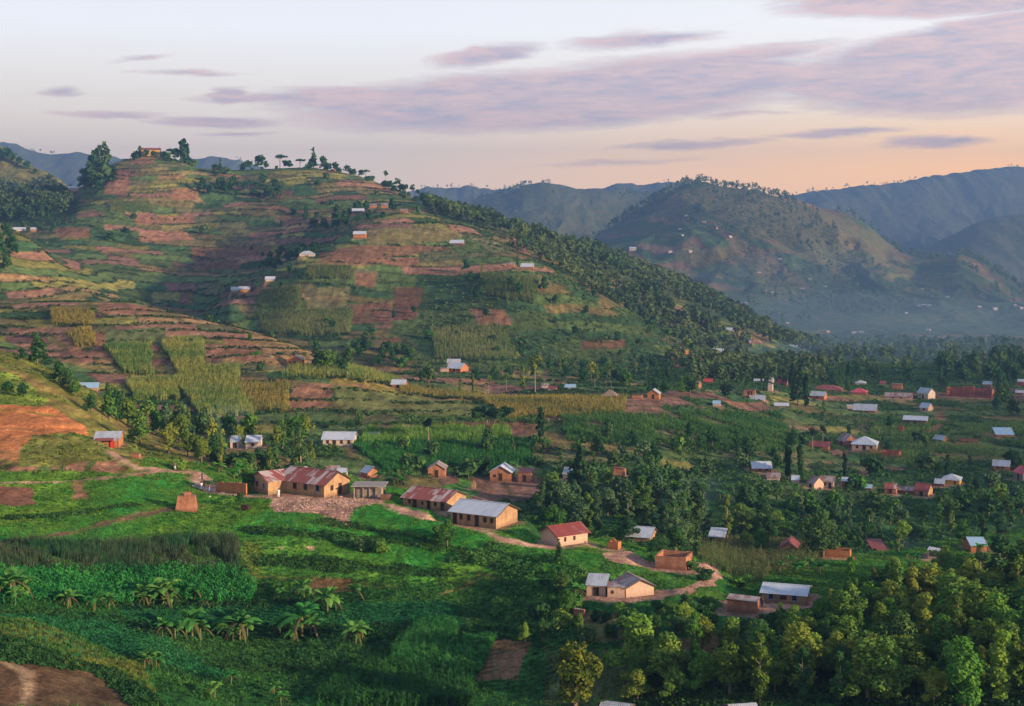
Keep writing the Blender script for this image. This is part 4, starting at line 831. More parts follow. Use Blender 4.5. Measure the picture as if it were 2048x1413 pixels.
def opening(q, rt, tp, f, w, h, left_al):
    Ln, Wd = q['L'], q['W']; door = 'door' in tp
    z0 = .05 if door else min(max(q['h'] * .42, .5), q['h'] - h - .15)
    if z0 + h > q['h'] - .08: h = q['h'] - .08 - z0
    if h < .2: return
    fr, pn = MB(), MB(); e = .07
    if tp[0] == 'r' and tp != 'rdoorf':       # on the right-hand gable
        y = -Wd/2 + Wd * f; x = Ln/2
        def bx(m, a, b, c, d, o, p): m.box(x - p, x + o, y + a, y + b, c, d)
    else:
        xx = -Ln/2 + Ln * f; y = -Wd/2
        def bx(m, a, b, c, d, o, p): m.box(xx + a, xx + b, y - o, y + p, c, d)
    bx(pn, -w/2, w/2, z0, z0+h, .012, .05)
    bx(fr, -w/2-e, -w/2, z0, z0+h, .05, .02); bx(fr, w/2, w/2+e, z0, z0+h, .05, .02); bx(fr, -w/2-e, w/2+e, z0+h, z0+h+e, .05, .02)
    if not door: bx(fr, -w/2-e, w/2+e, z0-e, z0, .07, .02)
    nm = 'door' if door else ('opening' if tp == 'open' else 'window')
    o = put_obj(nm, pn.mesh(nm, OPM[tp]), rt)
    put_obj('frame', fr.mesh('frame', BLUEF if tp == 'bwin' else WOOD), o)
    if tp == 'rdoorf': o['label'] = 'bright red door'
    if tp == 'bwin': o['label'] = 'blue framed window'
def gable_roof(x0, x1, y0, y1, h, r, ov, ridge='x', t=.05):
    mb = MB()
    if ridge == 'x':
        ym = (y0+y1)/2; sl_ = r / ((y1-y0)/2); dz = ov * sl_
        mb.slab([(x0-ov,y0-ov,h-dz+.06),(x1+ov,y0-ov,h-dz+.06),(x1+ov,ym,h+r+.06),(x0-ov,ym,h+r+.06)], t)
        mb.slab([(x0-ov,ym+.002,h+r+.06),(x1+ov,ym+.002,h+r+.06),(x1+ov,y1+ov,h-dz+.06),(x0-ov,y1+ov,h-dz+.06)], t)
    else:
        xm = (x0+x1)/2; sl_ = r / ((x1-x0)/2); dz = ov * sl_
        mb.slab([(x0-ov,y0-ov,h-dz+.06),(xm,y0-ov,h+r+.06),(xm,y1+ov,h+r+.06),(x0-ov,y1+ov,h-dz+.06)], t)
        mb.slab([(xm+.002,y0-ov,h+r+.06),(x1+ov,y0-ov,h-dz+.06),(x1+ov,y1+ov,h-dz+.06),(xm+.002,y1+ov,h+r+.06)], t)
    return mb
def build_house(q, group=None):
    Ln, Wd, h, r, kd_ = q['L'], q['W'], q['h'], q['r'], q['kind']; x0, x1, y0, y1 = -Ln/2, Ln/2, -Wd/2, Wd/2
    cat = {'latrine': 'latrine', 'shed': 'shed', 'wall_enclosure': 'wall', 'ruined_wall': 'wall', 'mud_store': 'store room', 'round_hut': 'hut', 'tin_shelter': 'shelter'}.get(q['name'], 'building' if q['name'] in ('school_building', 'hall', 'unfinished_building') else 'house')
    rt = root(q['name'], q['loc'], q['rz'], q['label'], cat, group)
    ov = min(.45, max(.12, .07 * Ln)) * (1 if q['s'] > 3 else 1.3); det = q['s'] > 4.5
    ax = 'Y' if kd_ == 'gfront' else 'X'
    rm = ROOFS[q['roof']](ax) if q['roof'] else None; wm = WM(q['wall'])
    if kd_ in ('ruin', 'columns'):
        m = ruin_walls(Ln, Wd, h, kd_ == 'columns'); put_obj('wall', m.mesh('wall', wm), rt)
        if kd_ == 'ruin' and Ln < 3:
            g = MB(); g.add([(x0+.3, y0+.15, h*.95), (x1-.3, y0+.15, h*.95), (0, y0+.15, h+.5), (x0+.3, y0+.33, h*.95), (x1-.3, y0+.33, h*.95), (0, y0+.33, h+.5)], [(0,1,2),(5,4,3),(0,3,4,1),(1,4,5,2),(2,5,3,0)])
            put_obj('gable_peak', g.mesh('gable_peak', wm), rt)
        return rt
    if kd_ == 'open':
        mb = MB(); mb.box(x0, x1, y1-.2, y1, -1.5, h); mb.box(x0, x0+.2, y0, y1-.2, -1.5, h*.98); mb.box(x1-1.3, x1, y0+1.2, y0+1.4, -1.5, h*.6)
        mb.box(x0+.2, x1-1.3, y0+.9, y0+1.1, -1.5, h*.97); put_obj('wall', mb.mesh('wall', CONC), rt)
        for xx in (x0+.1, x0+Ln*.33, x0+Ln*.55, x0+Ln*.8, x1-.1):
            m = MB(); m.box(xx-.09, xx+.09, y0+.02, y0+.2, -1.5, h); put_obj('post', m.mesh('post', WM('pale') if xx > x1-.3 else CONC), rt)
        m = MB(); m.slab([(x0-.4,y0-.4,h+.12),(x1+.5,y0-.4,h+.10),(x1+.5,y1+.3,h+.26),(x0-.4,y1+.3,h+.26)], .12); put_obj('roof', m.mesh('roof', plain('grey_slab', (.26,.23,.22), .9, .35, 2)), rt)
        m = MB(); m.box(x1-.2, x1+1.6, y0-1.3, y0-.1, -1.5, .9); put_obj('plinth', m.mesh('plinth', WM('dark')), rt)
        return rt
    wbk = wall_block(x0, x1, y0, y1, h, r if kd_ != 'flat' else 0, kd_)
    put_obj('wall', wbk.mesh('wall', wm), rt)
    if kd_ in ('gable', 'porch'): mb = gable_roof(x0, x1, y0, y1, h, r, ov)
    elif kd_ == 'gfront': mb = gable_roof(x0, x1, y0, y1, h, r, ov, 'y')
    elif kd_ == 'shed':
        mb = MB(); k = ov * r / Wd; mb.slab([(x0-ov,y0-ov,h-k+.06),(x1+ov,y0-ov,h-k+.06),(x1+ov,y1+ov,h+r+k+.06),(x0-ov,y1+ov,h+r+k+.06)], .05)
    elif kd_ == 'shedf':
        mb = MB(); mb.slab([(x0-ov*.5,y0-ov,h+.10),(x1+ov*.5,y0-ov,h-r+.10),(x1+ov*.5,y1+ov,h-r-.24),(x0-ov*.5,y1+ov,h-.24)], .07)
    elif kd_ == 'flat':
        mb = MB(); mb.slab([(x0-.15,y0-.15,h+.12),(x1+.15,y0-.15,h+.12),(x1+.15,y1+.15,h+.2),(x0-.15,y1+.15,h+.2)], .1); rm = TIMB if q['name'] == 'brick_house' else rm
    elif kd_ == 'hip':
        e = ov; k = min(Wd/2, Ln/2) * .96; a = [(x0-e,y0-e,h+.04),(x1+e,y0-e,h+.04),(x1+e,y1+e,h+.04),(x0-e,y1+e,h+.04)]
        rl = max(.05, Ln/2 - k); tp = [(-rl,0,h+r),(rl,0,h+r)]
        mb = MB(); mb.add(a + tp, [(0,1,5,4),(1,2,5),(2,3,4,5),(3,0,4),(3,2,1,0)])
    rf = put_obj('roof', mb.mesh('roof', rm), rt)
    if kd_ in ('gable', 'gfront') and det:
        m = MB()
        if kd_ == 'gable': m.box(x0-ov-.01, x1+ov+.01, -.16, .16, h+r+.05, h+r+.10)
        else: m.box(-.16, .16, y0-ov-.01, y1+ov+.01, h+r+.05, h+r+.10)
        put_obj('ridge_cap', m.mesh('ridge_cap', rm), rf)
    if kd_ == 'gable' and q['s'] > 8:                      # dark verge boards on the gable ends
        for xs in (x0-ov-.035, x1+ov+.004):
            m = MB()
            for sg in (-1, 1): 
                ye = sg*(Wd/2+ov); dz = ov * r/(Wd/2)
                m.add([(xs,0,h+r+.07),(xs,ye,h-dz+.07),(xs,ye,h-dz-.12),(xs,0,h+r-.12),(xs+.03,0,h+r+.07),(xs+.03,ye,h-dz+.07),(xs+.03,ye,h-dz-.12),(xs+.03,0,h+r-.12)], [(0,1,2,3),(7,6,5,4),(0,4,5,1),(1,5,6,2),(2,6,7,3)])
            put_obj('verge_board', m.mesh('verge_board', TIMB), rf)
    if kd_ == 'porch':
        m = MB(); m.slab([(x0-.3,y0-1.5,h-.35),(x1+.3,y0-1.5,h-.35),(x1+.3,y0-.003,h+.05),(x0-.3,y0-.003,h+.05)], .05); put_obj('porch_roof', m.mesh('porch_roof', ROOFS['rust']('X')), rt)
        for xx in (x0+.1, x1-.1): m = MB(); m.box(xx-.07, xx+.07, y0-1.4, y0-1.26, -1.5, h-.38); put_obj('post', m.mesh('post', WOOD), rt)
    if q['ex'].get('wing'):
        # the second block, set at an angle at the left end, its gable to the camera
        s = q['s']; gw = 70 / s / math.cos(R(18)); ln = 9.5; hh = 27/s; rr_ = 15/s
        a = R(-22) ; M = Matrix.Rotation(a, 4, 'Z'); c = Vector((x0 - gw*.18, y0 + ln*.5 - 2.2, 0))
        def tr(mb): mb.v = [tuple(M @ Vector(p) + c) for p in mb.v]; return mb
        w2 = tr(wall_block(-gw/2, gw/2, -ln/2, ln/2, hh, rr_, 'gfront')); put_obj('wall', w2.mesh('wall', wm), rt)
        put_obj('roof', tr(gable_roof(-gw/2, gw/2, -ln/2, ln/2, hh, rr_, .4, 'y')).mesh('roof', ROOFS['rust']('Y')), rt, label='silver patched roof of the gabled wing')
        for f, fm in ((-.18, WOOD), (.24, BLUEF)):
            pn = MB(); pn.box(gw*f-.35, gw*f+.35, -ln/2-.02, -ln/2+.03, 1.0, 1.85); fr = MB(); 
            for b_ in ((-.45,-.35,.9,1.95),(.35,.45,.9,1.95),(-.35,.35,1.85,1.95),(-.35,.35,.9,1.0)): fr.box(gw*f+b_[0], gw*f+b_[1], -ln/2-.05, -ln/2+.02, b_[2], b_[3])
            o = put_obj('window', tr(pn).mesh('window', DARK), rt); put_obj('frame', tr(fr).mesh('frame', fm), o)
    if q['s'] > 3.2 or q['ops']:
        for tp, f, w, hh in q['ops']:
            if tp in OPM: opening(q, rt, tp, f, w, hh, 0)
    if not q['ops'] and q['s'] > 4 and kd_ in ('gable', 'hip', 'gfront', 'shed') and h > 1.4:
        opening(q, rt, 'door', .5, .8, min(1.8, h*.8), 0)
        if Ln > 5: opening(q, rt, 'win', .22, .6, .6, 0)
    return rt
for q in HS: build_house(q)
# the small specks of houses on the far hills share one body; roofs catch the light
FARH = [(1460,475),(1408,447),(1434,458),(1365,472),(1518,548),(1492,608),(1545,587),(1530,584),(1340,506),(1373,434),(1360,460),(1436,455),(1575,648),(1655,666),(1708,668),(1722,667),(1845,580),(1858,613),(1857,662),(1848,613),(1812,628),(1838,614),(1958,616),(2030,612),(2042,618),(1865,716),(1875,713),(1895,596),(1790,700),(1700,712),(1748,700),(1605,580),(1620,560),(1650,575),(1508,604),(1560,690),(1990,620),(1900,700),(1380,505),(1560,520)]
THINGS = []      # (root, base phrase, u, v, own label) for telling look-alikes apart
def far_houses():
    protos = []
    for i, (wc, rc) in enumerate((('pale', 'bright'), ('orange', 'bright'), ('pink', 'zinc'))):
        w = wall_block(-4.5, 4.5, -3, 3, 2.8, 1.6, 'gable'); rf = gable_roof(-4.5, 4.5, -3, 3, 2.8, 1.6, .6)
        protos.append((w.mesh('wall', WM(wc)), rf.mesh('roof', ROOFS[rc]('X'))))
    where = lambda u, v: ('upper' if v < 530 else 'middle' if v < 625 else 'lower') + ' slope of the ' + ('big hazy hill' if u < 1700 else 'hazy right-hand hillside')
    for i, (u, v) in enumerate(FARH):
        p = hit(u, v, 17.5, 21); a, b = protos[i % 3]; s = rng.uniform(.5, .85)
        r_ = root('far_house', p + Vector((0, 0, .2)), rng.uniform(-.6, .6), '', 'house', None, (s, s, s))
        THINGS.append((r_, ('white roofed cream', 'white roofed orange', 'grey roofed pink')[i % 3] + ' speck of a house', u, v, False))
        put_obj('wall', a, r_); put_obj('roof', b, r_)
far_houses()
# free-standing brick walls, a brick stack and stones
def thing_mesh(name, mb, m, loc, rz, label, cat): o = put_obj(name, mb.mesh(name, m), None, label=label, category=cat); o.location = loc; o.rotation_euler = (0, 0, rz); return o
p = hit(432, 984); p2 = hit(492, 990); d = p2 - p; mb = MB(); n = 9; Lw = d.length
for i in range(n): mb.box(i*Lw/n + .002*i, (i+1)*Lw/n, 0, .3, -1.5, 1.9 + .55 * i / n + .12 * math.sin(i*2.3))
thing_mesh('brick_wall', mb, WM('orange'), p, math.atan2(d.y, d.x), 'tall orange brick yard wall joined to the left of the L-shaped house', 'wall')
p = hit(370, 1024, 3.5, 6); mb = MB(); s_ = p.y / F
w0, w1, hh = 21*s_, 16*s_, 30*s_
for i in range(5):
    a = w0 + (w1-w0)*i/5; mb.box(-a, a, -a*.7, a*.7, hh*i/5 - (1.0 if i == 0 else -.002), hh*(i+1)/5)
mb.box(-w1*.3, w1*.5, -w1*.4, w1*.4, hh+.002, hh*1.22)
thing_mesh('brick_stack', mb, WM('brick'), p + Vector((0, w0*.7, 0)), .12, 'stepped stack of drying mud bricks on the green lawn', 'brick stack')
for (u, v, sz, nm, lab) in ((420,994,.22,'stone','white stone on the grass below the brick yard wall'), (386,972,.22,'stone','pale stone on the grass left of the group of people')):
    p = hit(u, v, 3.5, 6); m = MB(); 
    pts = [(0,0,sz*.9)] + [(sz*math.cos(a)*(1+.2*math.sin(a*3)), sz*.8*math.sin(a), sz*.35) for a in np.linspace(0, 2*math.pi, 7)[:-1]] + [(sz*1.1*math.cos(a), sz*.9*math.sin(a), -.1) for a in np.linspace(0, 2*math.pi, 7)[:-1]]
    f = [(0, 1+i, 1+(i+1) % 6) for i in range(6)] + [(1+i, 7+i, 7+(i+1) % 6, 1+(i+1) % 6) for i in range(6)]
    m.add(pts, f); thing_mesh(nm, m, plain('pale_stone', (.75,.72,.68), .9, .1), p, 0, lab, 'stone')
# ------------------------------------------------------------------ trees
def leaves(cl, n, size, rg, flat=.35, droop=0.):
    """cl: clumps (x, y, z, rx, rz); n leaf faces spread over their shells; returns (N,4,3)"""
    cl = np.array(cl, float); w = cl[:, 3] * cl[:, 3] * (cl[:, 4] / cl[:, 3]) ; i = rg.choice(len(cl), n, p=w / w.sum())
    d = rg.normal(size=(n, 3)); d /= np.linalg.norm(d, axis=1)[:, None]
    r = rg.uniform(.45, 1.0, n) ** .6
    c = cl[i, :3] + d * r[:, None] * np.stack([cl[i, 3], cl[i, 3], cl[i, 4]], 1)
    nn = d * .9 + rg.normal(size=(n, 3)) * .6 + np.array([0, 0, flat]); nn /= np.linalg.norm(nn, axis=1)[:, None]
    a = np.cross(nn, rg.normal(size=(n, 3))); a /= np.linalg.norm(a, axis=1)[:, None] + 1e-9; b = np.cross(nn, a)
    s = size * rg.uniform(.6, 1.35, n)[:, None]; a = a * s * .62; b = b * s; b[:, 2] -= droop * s[:, 0]
    return np.stack([c - b, c + a, c + b, c - a], 1)
def trunk(h, r, limbs, rg, lean=.04, base=-.6):
    mb = MB(); p = [(0, 0, base)]; x = y = 0
    for k in range(1, 6): x += rg.normal() * lean * h / 5; y += rg.normal() * lean * h / 5; p.append((x, y, h * k / 5))
    mb.tube(p, [r * 1.25, r, r * .85, r * .65, r * .45, r * .2], 7)
    for (z, dx, dy, dz) in limbs:
        k = min(4, int(z / h * 5)); o = p[k]
        mb.tube([(o[0], o[1], z), (o[0] + dx * .5, o[1] + dy * .5, z + dz * .6), (o[0] + dx, o[1] + dy, z + dz)], [r * .4, r * .28, r * .1], 5)
    return mb
LM = {'dark': leafmat('dark_leaves', (.028,.085,.034), (.075,.155,.042)), 'mid': leafmat('mid_leaves', (.05,.14,.032), (.13,.23,.04)), 'olive': leafmat('olive_leaves', (.08,.15,.03), (.20,.25,.04)),
      'light': leafmat('light_leaves', (.08,.20,.035), (.18,.31,.05)), 'euc': leafmat('eucalyptus_leaves', (.045,.11,.06), (.10,.18,.07)), 'ban': leafmat('banana_leaves', (.035,.15,.035), (.10,.27,.055), .35),
      'gold': leafmat('golden_leaves', (.05,.09,.018), (.20,.20,.03)), 'purp': leafmat('purple_leaves', (.08,.035,.05), (.15,.07,.07)), 'dry': leafmat('dry_leaves', (.09,.09,.04), (.14,.12,.06)), 'coni': leafmat('conifer_leaves', (.017,.055,.026), (.04,.09,.035))}
def proto(kind, seed, lod, lm, bark=BARK):
    """returns (crown mesh, trunk mesh, nominal height)"""
    rg = np.random.default_rng(seed); n = {0: 3200, 1: 620, 2: 170}[lod]; sz = {0: .21, 1: .46, 2: .85}[lod]
    if kind == 'broadleaf':
        h = 8.; cl = []
        for k in range(rg.integers(9, 14)):
            a = rg.uniform(0, 6.28); rr = rg.uniform(.3, 2.3); z = rg.uniform(2.2, 6.8) - rr * .3; q = rg.uniform(.75, 1.35); cl.append((math.cos(a)*rr, math.sin(a)*rr, z, q, q * .8))
        cl.append((0, 0, 6.9, 1.0, .9)); cl.append((0, 0, 5.2, 1.6, 1.5)); cl.append((0, 0, 3.2, 1.7, 1.4)); limbs = [(rg.uniform(2, 3.6), c[0]*.8, c[1]*.8, 1.6) for c in cl[:5]]; t = trunk(6.0, .22, limbs, rg)
    elif kind == 'eucalyptus':
        h = 12.; cl = []
        for k in range(12):
            z = 2.0 + k * .83; w = 1.55 * math.sin(min(1, (k + 2) / 9) * math.pi * .62) * (1 if k < 10 else .7); a = rg.uniform(0, 6.28); rr = w * rg.uniform(.2, .8)
            cl.append((math.cos(a)*rr, math.sin(a)*rr, z, rg.uniform(.55, 1.0) * (1.15 - k*.03), rg.uniform(.7, 1.1)))
        cl.append((0, 0, 11.4, .55, .8)); limbs = [(2.8 + k, math.cos(k*2.4)*1.1, math.sin(k*2.4)*1.1, 1.1) for k in range(6)]; t = trunk(11.0, .16, limbs, rg, .025); bark = PBARK
    elif kind == 'conifer':
        h = 11.; cl = []
        for k in range(13):
            z = 2.0 + k * .72; w = 2.0 * (1 - k / 14) + .15
            for j in range(3 if k < 9 else 1): a = rg.uniform(0, 6.28); cl.append((math.cos(a)*w*.55, math.sin(a)*w*.55, z, w * .55 + .12, .42))
        t = trunk(10.5, .18, [], rg, .01)
    elif kind == 'column':
        h = 10.; cl = [(rg.normal()*.25, rg.normal()*.25, 1.2 + k * .78, 1.0 - abs(k - 5) * .06 + rg.uniform(-.12, .2), .75) for k in range(11)]; t = trunk(9.5, .2, [], rg, .02)
    elif kind == 'acacia':
        h = 8.; cl = []
        for k in range(10): a = k * .63 * 2; rr = rg.uniform(.4, 3.0); cl.append((math.cos(a)*rr, math.sin(a)*rr, 6.9 - rr*.12 + rg.uniform(-.3, .4), rg.uniform(.8, 1.2), .5))
        limbs = [(3.6, c[0]*.8, c[1]*.8, 2.7) for c in cl[:6]]; t = trunk(6.3, .2, limbs, rg, .05)
    elif kind == 'tuft':                                      # long bare stem, crown only at the top
        h = 12.; cl = [(rg.normal()*.7, rg.normal()*.7, rg.uniform(8.6, 11.4), rg.uniform(.8, 1.2), rg.uniform(.7, 1.1)) for k in range(7)]; t = trunk(10.5, .15, [(8, .8, .3, 1.2), (8.6, -.7, .4, 1.2)], rg, .03); n = int(n*.6); bark = PBARK
    elif kind == 'bush':
        h = 2.4; cl = [(math.cos(a)*rg.uniform(.2,.9), math.sin(a)*rg.uniform(.2,.9), rg.uniform(.5, 1.6), rg.uniform(.5,.8), rg.uniform(.45,.75)) for a in np.linspace(0, 6, 7)]; t = trunk(1.4, .07, [(.4,.5,.2,.7),(.4,-.5,.1,.7)], rg); n = int(n*.35); sz *= .8
    q = leaves(cl, n, sz, rg, droop=.3 if kind in ('eucalyptus', 'tuft') else 0)
    if lod < 2 and kind not in ('bush',):                     # stray sprays that break the outline
        cc = np.array(cl); j = rg.choice(len(cc), 14); e = rg.normal(size=(14, 3)); e /= np.linalg.norm(e, axis=1)[:, None]
        sp = [(cc[a,0]+b[0]*cc[a,3]*1.15, cc[a,1]+b[1]*cc[a,3]*1.15, cc[a,2]+b[2]*cc[a,4]*1.15, .28, .28) for a, b in zip(j, e)]
        q = np.concatenate([q, leaves(sp, n // 12, sz*.9, rg)])
    return quad_mesh(kind + '_crown', q, LM[lm]), t.mesh(kind + '_trunk', bark, True), h
_PC = {}
VARS = {'broadleaf': ['mid', 'dark', 'olive', 'dark', 'mid', 'light'], 'eucalyptus': ['euc', 'euc', 'olive', 'mid'], 'conifer': ['coni', 'coni'], 'column': ['coni', 'euc', 'dark'], 'acacia': ['dark', 'coni'], 'tuft': ['euc', 'olive'], 'bush': ['dark', 'mid', 'light', 'olive']}
def get_proto(kind, var, lod, lm=None):
    lm = lm or VARS[kind][var % len(VARS[kind])]; key = (kind, var, lod, lm)
    if key not in _PC: _PC[key] = proto(kind, 100 + var * 7 + sum(map(ord, kind)), lod, lm)
    return _PC[key]
TNAME = {'broadleaf': 'broadleaf_tree', 'eucalyptus': 'eucalyptus_tree', 'conifer': 'conifer_tree', 'column': 'columnar_tree', 'acacia': 'acacia_tree', 'tuft': 'bare_stemmed_tree', 'bush': 'bush'}
LMK = [(600,985,'the L-shaped striped-roof house'),(970,1045,'the long blue-grey roofed house'),(850,1010,'the long red-striped house'),(1128,1080,'the pink ridge house'),(1340,1128,'the roofless brick house'),(1240,1180,'the pink compound'),
 (1565,1195,'the pale-roofed yard house'),(215,880,'the red-doored house'),(678,882,'the long cream house'),(508,886,'the small cream house'),(1000,950,'the centre village-row house'),(872,945,'the left village-row house'),(590,725,'the orange field-hill house'),
 (797,770,'the white-roofed ledge house'),(1220,793,'the pointed-roof orange hut'),(910,738,'the orange spur-foot house'),(1352,705,'the red-orange spur-end house'),(1730,895,'the white hipped house'),(1637,893,'the long dark red roof'),(1645,965,'the twin pink ravine houses'),
 (1940,785,'the big unroofed brick building'),(1830,845,'the sagging white roof'),(1900,965,'the grey pyramid roof'),(2030,950,'the vivid red tin roof'),(1928,1095,'the faded blue roof'),(1675,1110,'the broken orange walls'),(1480,935,'the lone light-tin house'),
 (1435,1080,'the blue lean-to hut'),(1285,1070,'the half-hidden ochre house'),(300,308,'the yellow hilltop building'),(148,378,'the white roof in the gap'),(1000,1320,'the brown ploughed plot'),(370,1010,'the brick stack'),(1210,1405,'the roof corner at the bottom edge'),
 (718,472,'the lone orange main-hill house'),(1052,532,'the spur-tip pink house'),(176,775,'the blue-grey roof on the left spur'),(1468,660,'the ridge-end pale roof'),(955,428,'the far-shoulder reddish house'),(1655,780,'the long red hipped building'),(2030,1400,'the bottom right corner'),(40,1400,'the bottom left corner'),
 (2040,1180,'the right edge, lower down'),(1800,1400,'the bottom edge, right part'),(1380,665,'the ridge-end pink house'),(725,422,'the white roof above the hollow'),(490,580,'the orange house above the hollow'),(55,460,'the pale roof at far left'),(1760,700,'the hazy valley woods'),(615,508,'the grey hipped roof in the hollow'),(1405,372,'the hazy hill summit'),(1400,450,'the hazy hill upper slope'),(1540,560,'the hazy hill middle'),(1560,650,'the hazy hill foot'),(1850,605,'the hazy wooded knoll'),(1880,712,'the pale earth road')]
def near_phrase(u, v):
    b = min(LMK, key=lambda m: math.hypot(m[0]-u, (m[1]-v) * 1.6)); du, dv = u - b[0], v - b[1]
    rel = ('right of' if du > 0 else 'left of') if abs(du) > abs(dv) * 1.3 else ('above' if dv < 0 else 'below')
    return rel + ' ' + b[2]
ADJ = {'dark': 'dark green', 'mid': 'green', 'olive': 'olive', 'light': 'light green', 'euc': 'grey-green', 'coni': 'blackish green', 'gold': 'yellow-topped', 'purp': 'purple', 'ban': 'fresh green'}
def tree(u, v, hpx, kind, var=0, lm=None, k0=0, k1=99, pt=None, lodb=0, wide=1.0, label=None):
    p = pt if pt is not None else hit(u, v, k0, k1); s = F / p.y; d = p.y
    lod = 0 if d < 330 else (1 if d < 820 else 2)
    cm, tm, h = get_proto(kind, var, lod, lm); lm_ = lm or VARS[kind][var % len(VARS[kind])]
    k = hpx / s / h; w = k * wide * random.uniform(.9, 1.12)
    o = bpy.data.objects.new(TNAME[kind], None); C.objects.link(o); o.location = p; o.rotation_euler = (0, 0, random.uniform(0, 6.28)); o.scale = (w, w, k); o.empty_display_size = .3
    o['category'] = 'bush' if kind == 'bush' else 'tree'
    put_obj('crown', cm, o); put_obj('trunk', tm, o)
    hm = hpx / s
    szw = ('tall ' if hm > 10 else 'small ' if hm < 5 else '') if kind != 'bush' else ''
    nm = {'broadleaf': 'broadleaf tree', 'eucalyptus': 'eucalyptus', 'conifer': 'conifer', 'column': 'columnar tree', 'acacia': 'flat-topped tree', 'tuft': 'bare-stemmed tree', 'bush': 'bush'}[kind]
    THINGS.append((o, label or (szw + ADJ.get(lm_, 'green') + ' ' + nm), u, v, bool(label)))
    return o
def banana_proto(seed, dry):
    rg = np.random.default_rng(seed); st = MB(); st.tube([(0,0,-.4),(.03,.02,.6),(.06,0,1.3),(.08,.02,1.75)], [.11,.10,.08,.06], 7)
    def blades(n, L0, L1, up0, up1, wd, drop):
        Q = []
        for j in range(n):
            a = j * 2.4 + rg.uniform(-.3, .3); L_ = rg.uniform(L0, L1); up = rg.uniform(up0, up1); c = np.array([math.cos(a), math.sin(a), 0]); sd_ = np.array([-math.sin(a), math.cos(a), 0])
            P_ = []; ns = 6
            for i in range(ns + 1): t = i / ns; P_.append(np.array([.08, .02, 1.65]) + c * (L_ * math.cos(up) * t * (1 - .22*t)) + np.array([0, 0, L_ * (math.sin(up) * t - drop * t * t)]))
            for i in range(ns):
                w0 = wd * math.sin(math.pi * min(1, .12 + .86 * i / ns)) ; w1 = wd * math.sin(math.pi * min(1, .12 + .86 * (i+1) / ns)); z = np.array([0, 0, 1.])
                for sg in (-1, 1):
                    Q.append([P_[i], P_[i+1], P_[i+1] + sd_*sg*w1 - z*w1*.35, P_[i] + sd_*sg*w0 - z*w0*.35])
        return np.array(Q)
    return st.mesh('banana_stem', plain('banana_stem', (.10,.12,.05), .8, .35, 3), True), quad_mesh('banana_foliage', blades(12, 2.0, 3.1, .35, 1.35, .42, .62), LM['ban']), quad_mesh('banana_dead_leaves', blades(dry, 1.5, 2.2, -.2, .1, .14, .75), LM['dry'])
BP = [banana_proto(s, 3 + s % 3) for s in range(5)]
def banana(u, v, hpx, k0=0, k1=99, pt=None):
    p = pt if pt is not None else hit(u, v, k0, k1); s = F / p.y; a, b, c = BP[random.randrange(5)]; k = hpx / s / 3.2
    o = bpy.data.objects.new('banana_plant', None); C.objects.link(o); o.location = p; o.rotation_euler = (random.uniform(-.08,.08), random.uniform(-.08,.08), random.uniform(0, 6.28)); o.scale = (k*1.15, k*1.15, k); o.empty_display_size = .3
    o['category'] = 'banana plant'; put_obj('stem', a, o); put_obj('foliage', b, o); put_obj('dead_foliage', c, o)
    THINGS.append((o, ('tall ' if k > 1.25 else 'small ' if k < .75 else '') + 'banana plant', u, v, False))
for u, v, h in [(325,1213,72),(278,1207,45),(20,1202,80),(48,1198,50),(135,1217,46),(188,1222,50),(218,1220,42),(388,1203,44),(462,1192,28),(385,1277,74),(325,1276,48),(350,1280,50),(480,1282,76),(466,1285,40),(604,1277,88),(578,1272,54),(560,1270,40),(712,1287,54),
    (700,1285,40),(608,1197,48),(560,1204,36),(655,1224,62),(708,1203,46),(300,1332,44),(312,1335,36),(430,1396,42),(548,1392,34),(562,1412,36),(462,1372,40),(410,1215,26),(340,1208,44),(306,1210,50),(338,1216,36),(402,1280,50),(372,1272,50),(495,1276,50),(462,1276,54),(622,1275,56),(590,1283,40),(724,1280,44),(672,1220,34),(128,1210,36),(30,1210,44),(4,1204,60),(288,1212,36),(288,1334,30),(1412,1250,34),(1340,1250,26),(1150,1200,42),(1158,1195,30)]: banana(u, v, h, .3, 4.9)
for u, v, h in [(1595,1150,32),(1640,1150,34),(1560,1145,28),(1615,1140,30),(1580,1135,30),(1380,1128,22),(1690,1070,26),(1675,1078,22),(1960,1110,30),(1976,1105,26),(1300,1130,22),(935,958,26),(478,958,40),(468,962,26),(500,966,28),(437,948,30),(820,962,24),(788,968,26),(802,972,22),(760,962,24),(1028,938,18),(1060,945,16),(575,950,26),(556,952,24),(690,962,20),(1495,1090,26),(1510,1082,24),(1455,1005,20),(1440,1000,24),(1830,1125,26),(1812,1120,22),(1740,1020,24)]: banana(u, v, h, 4.6, 8.5)
for u, v, h in [(1840,1265,34),(1770,1300,36),(1755,1310,28),(1700,1300,30),(1565,1240,26)]: banana(u, v, h, 1.2, 4.2)
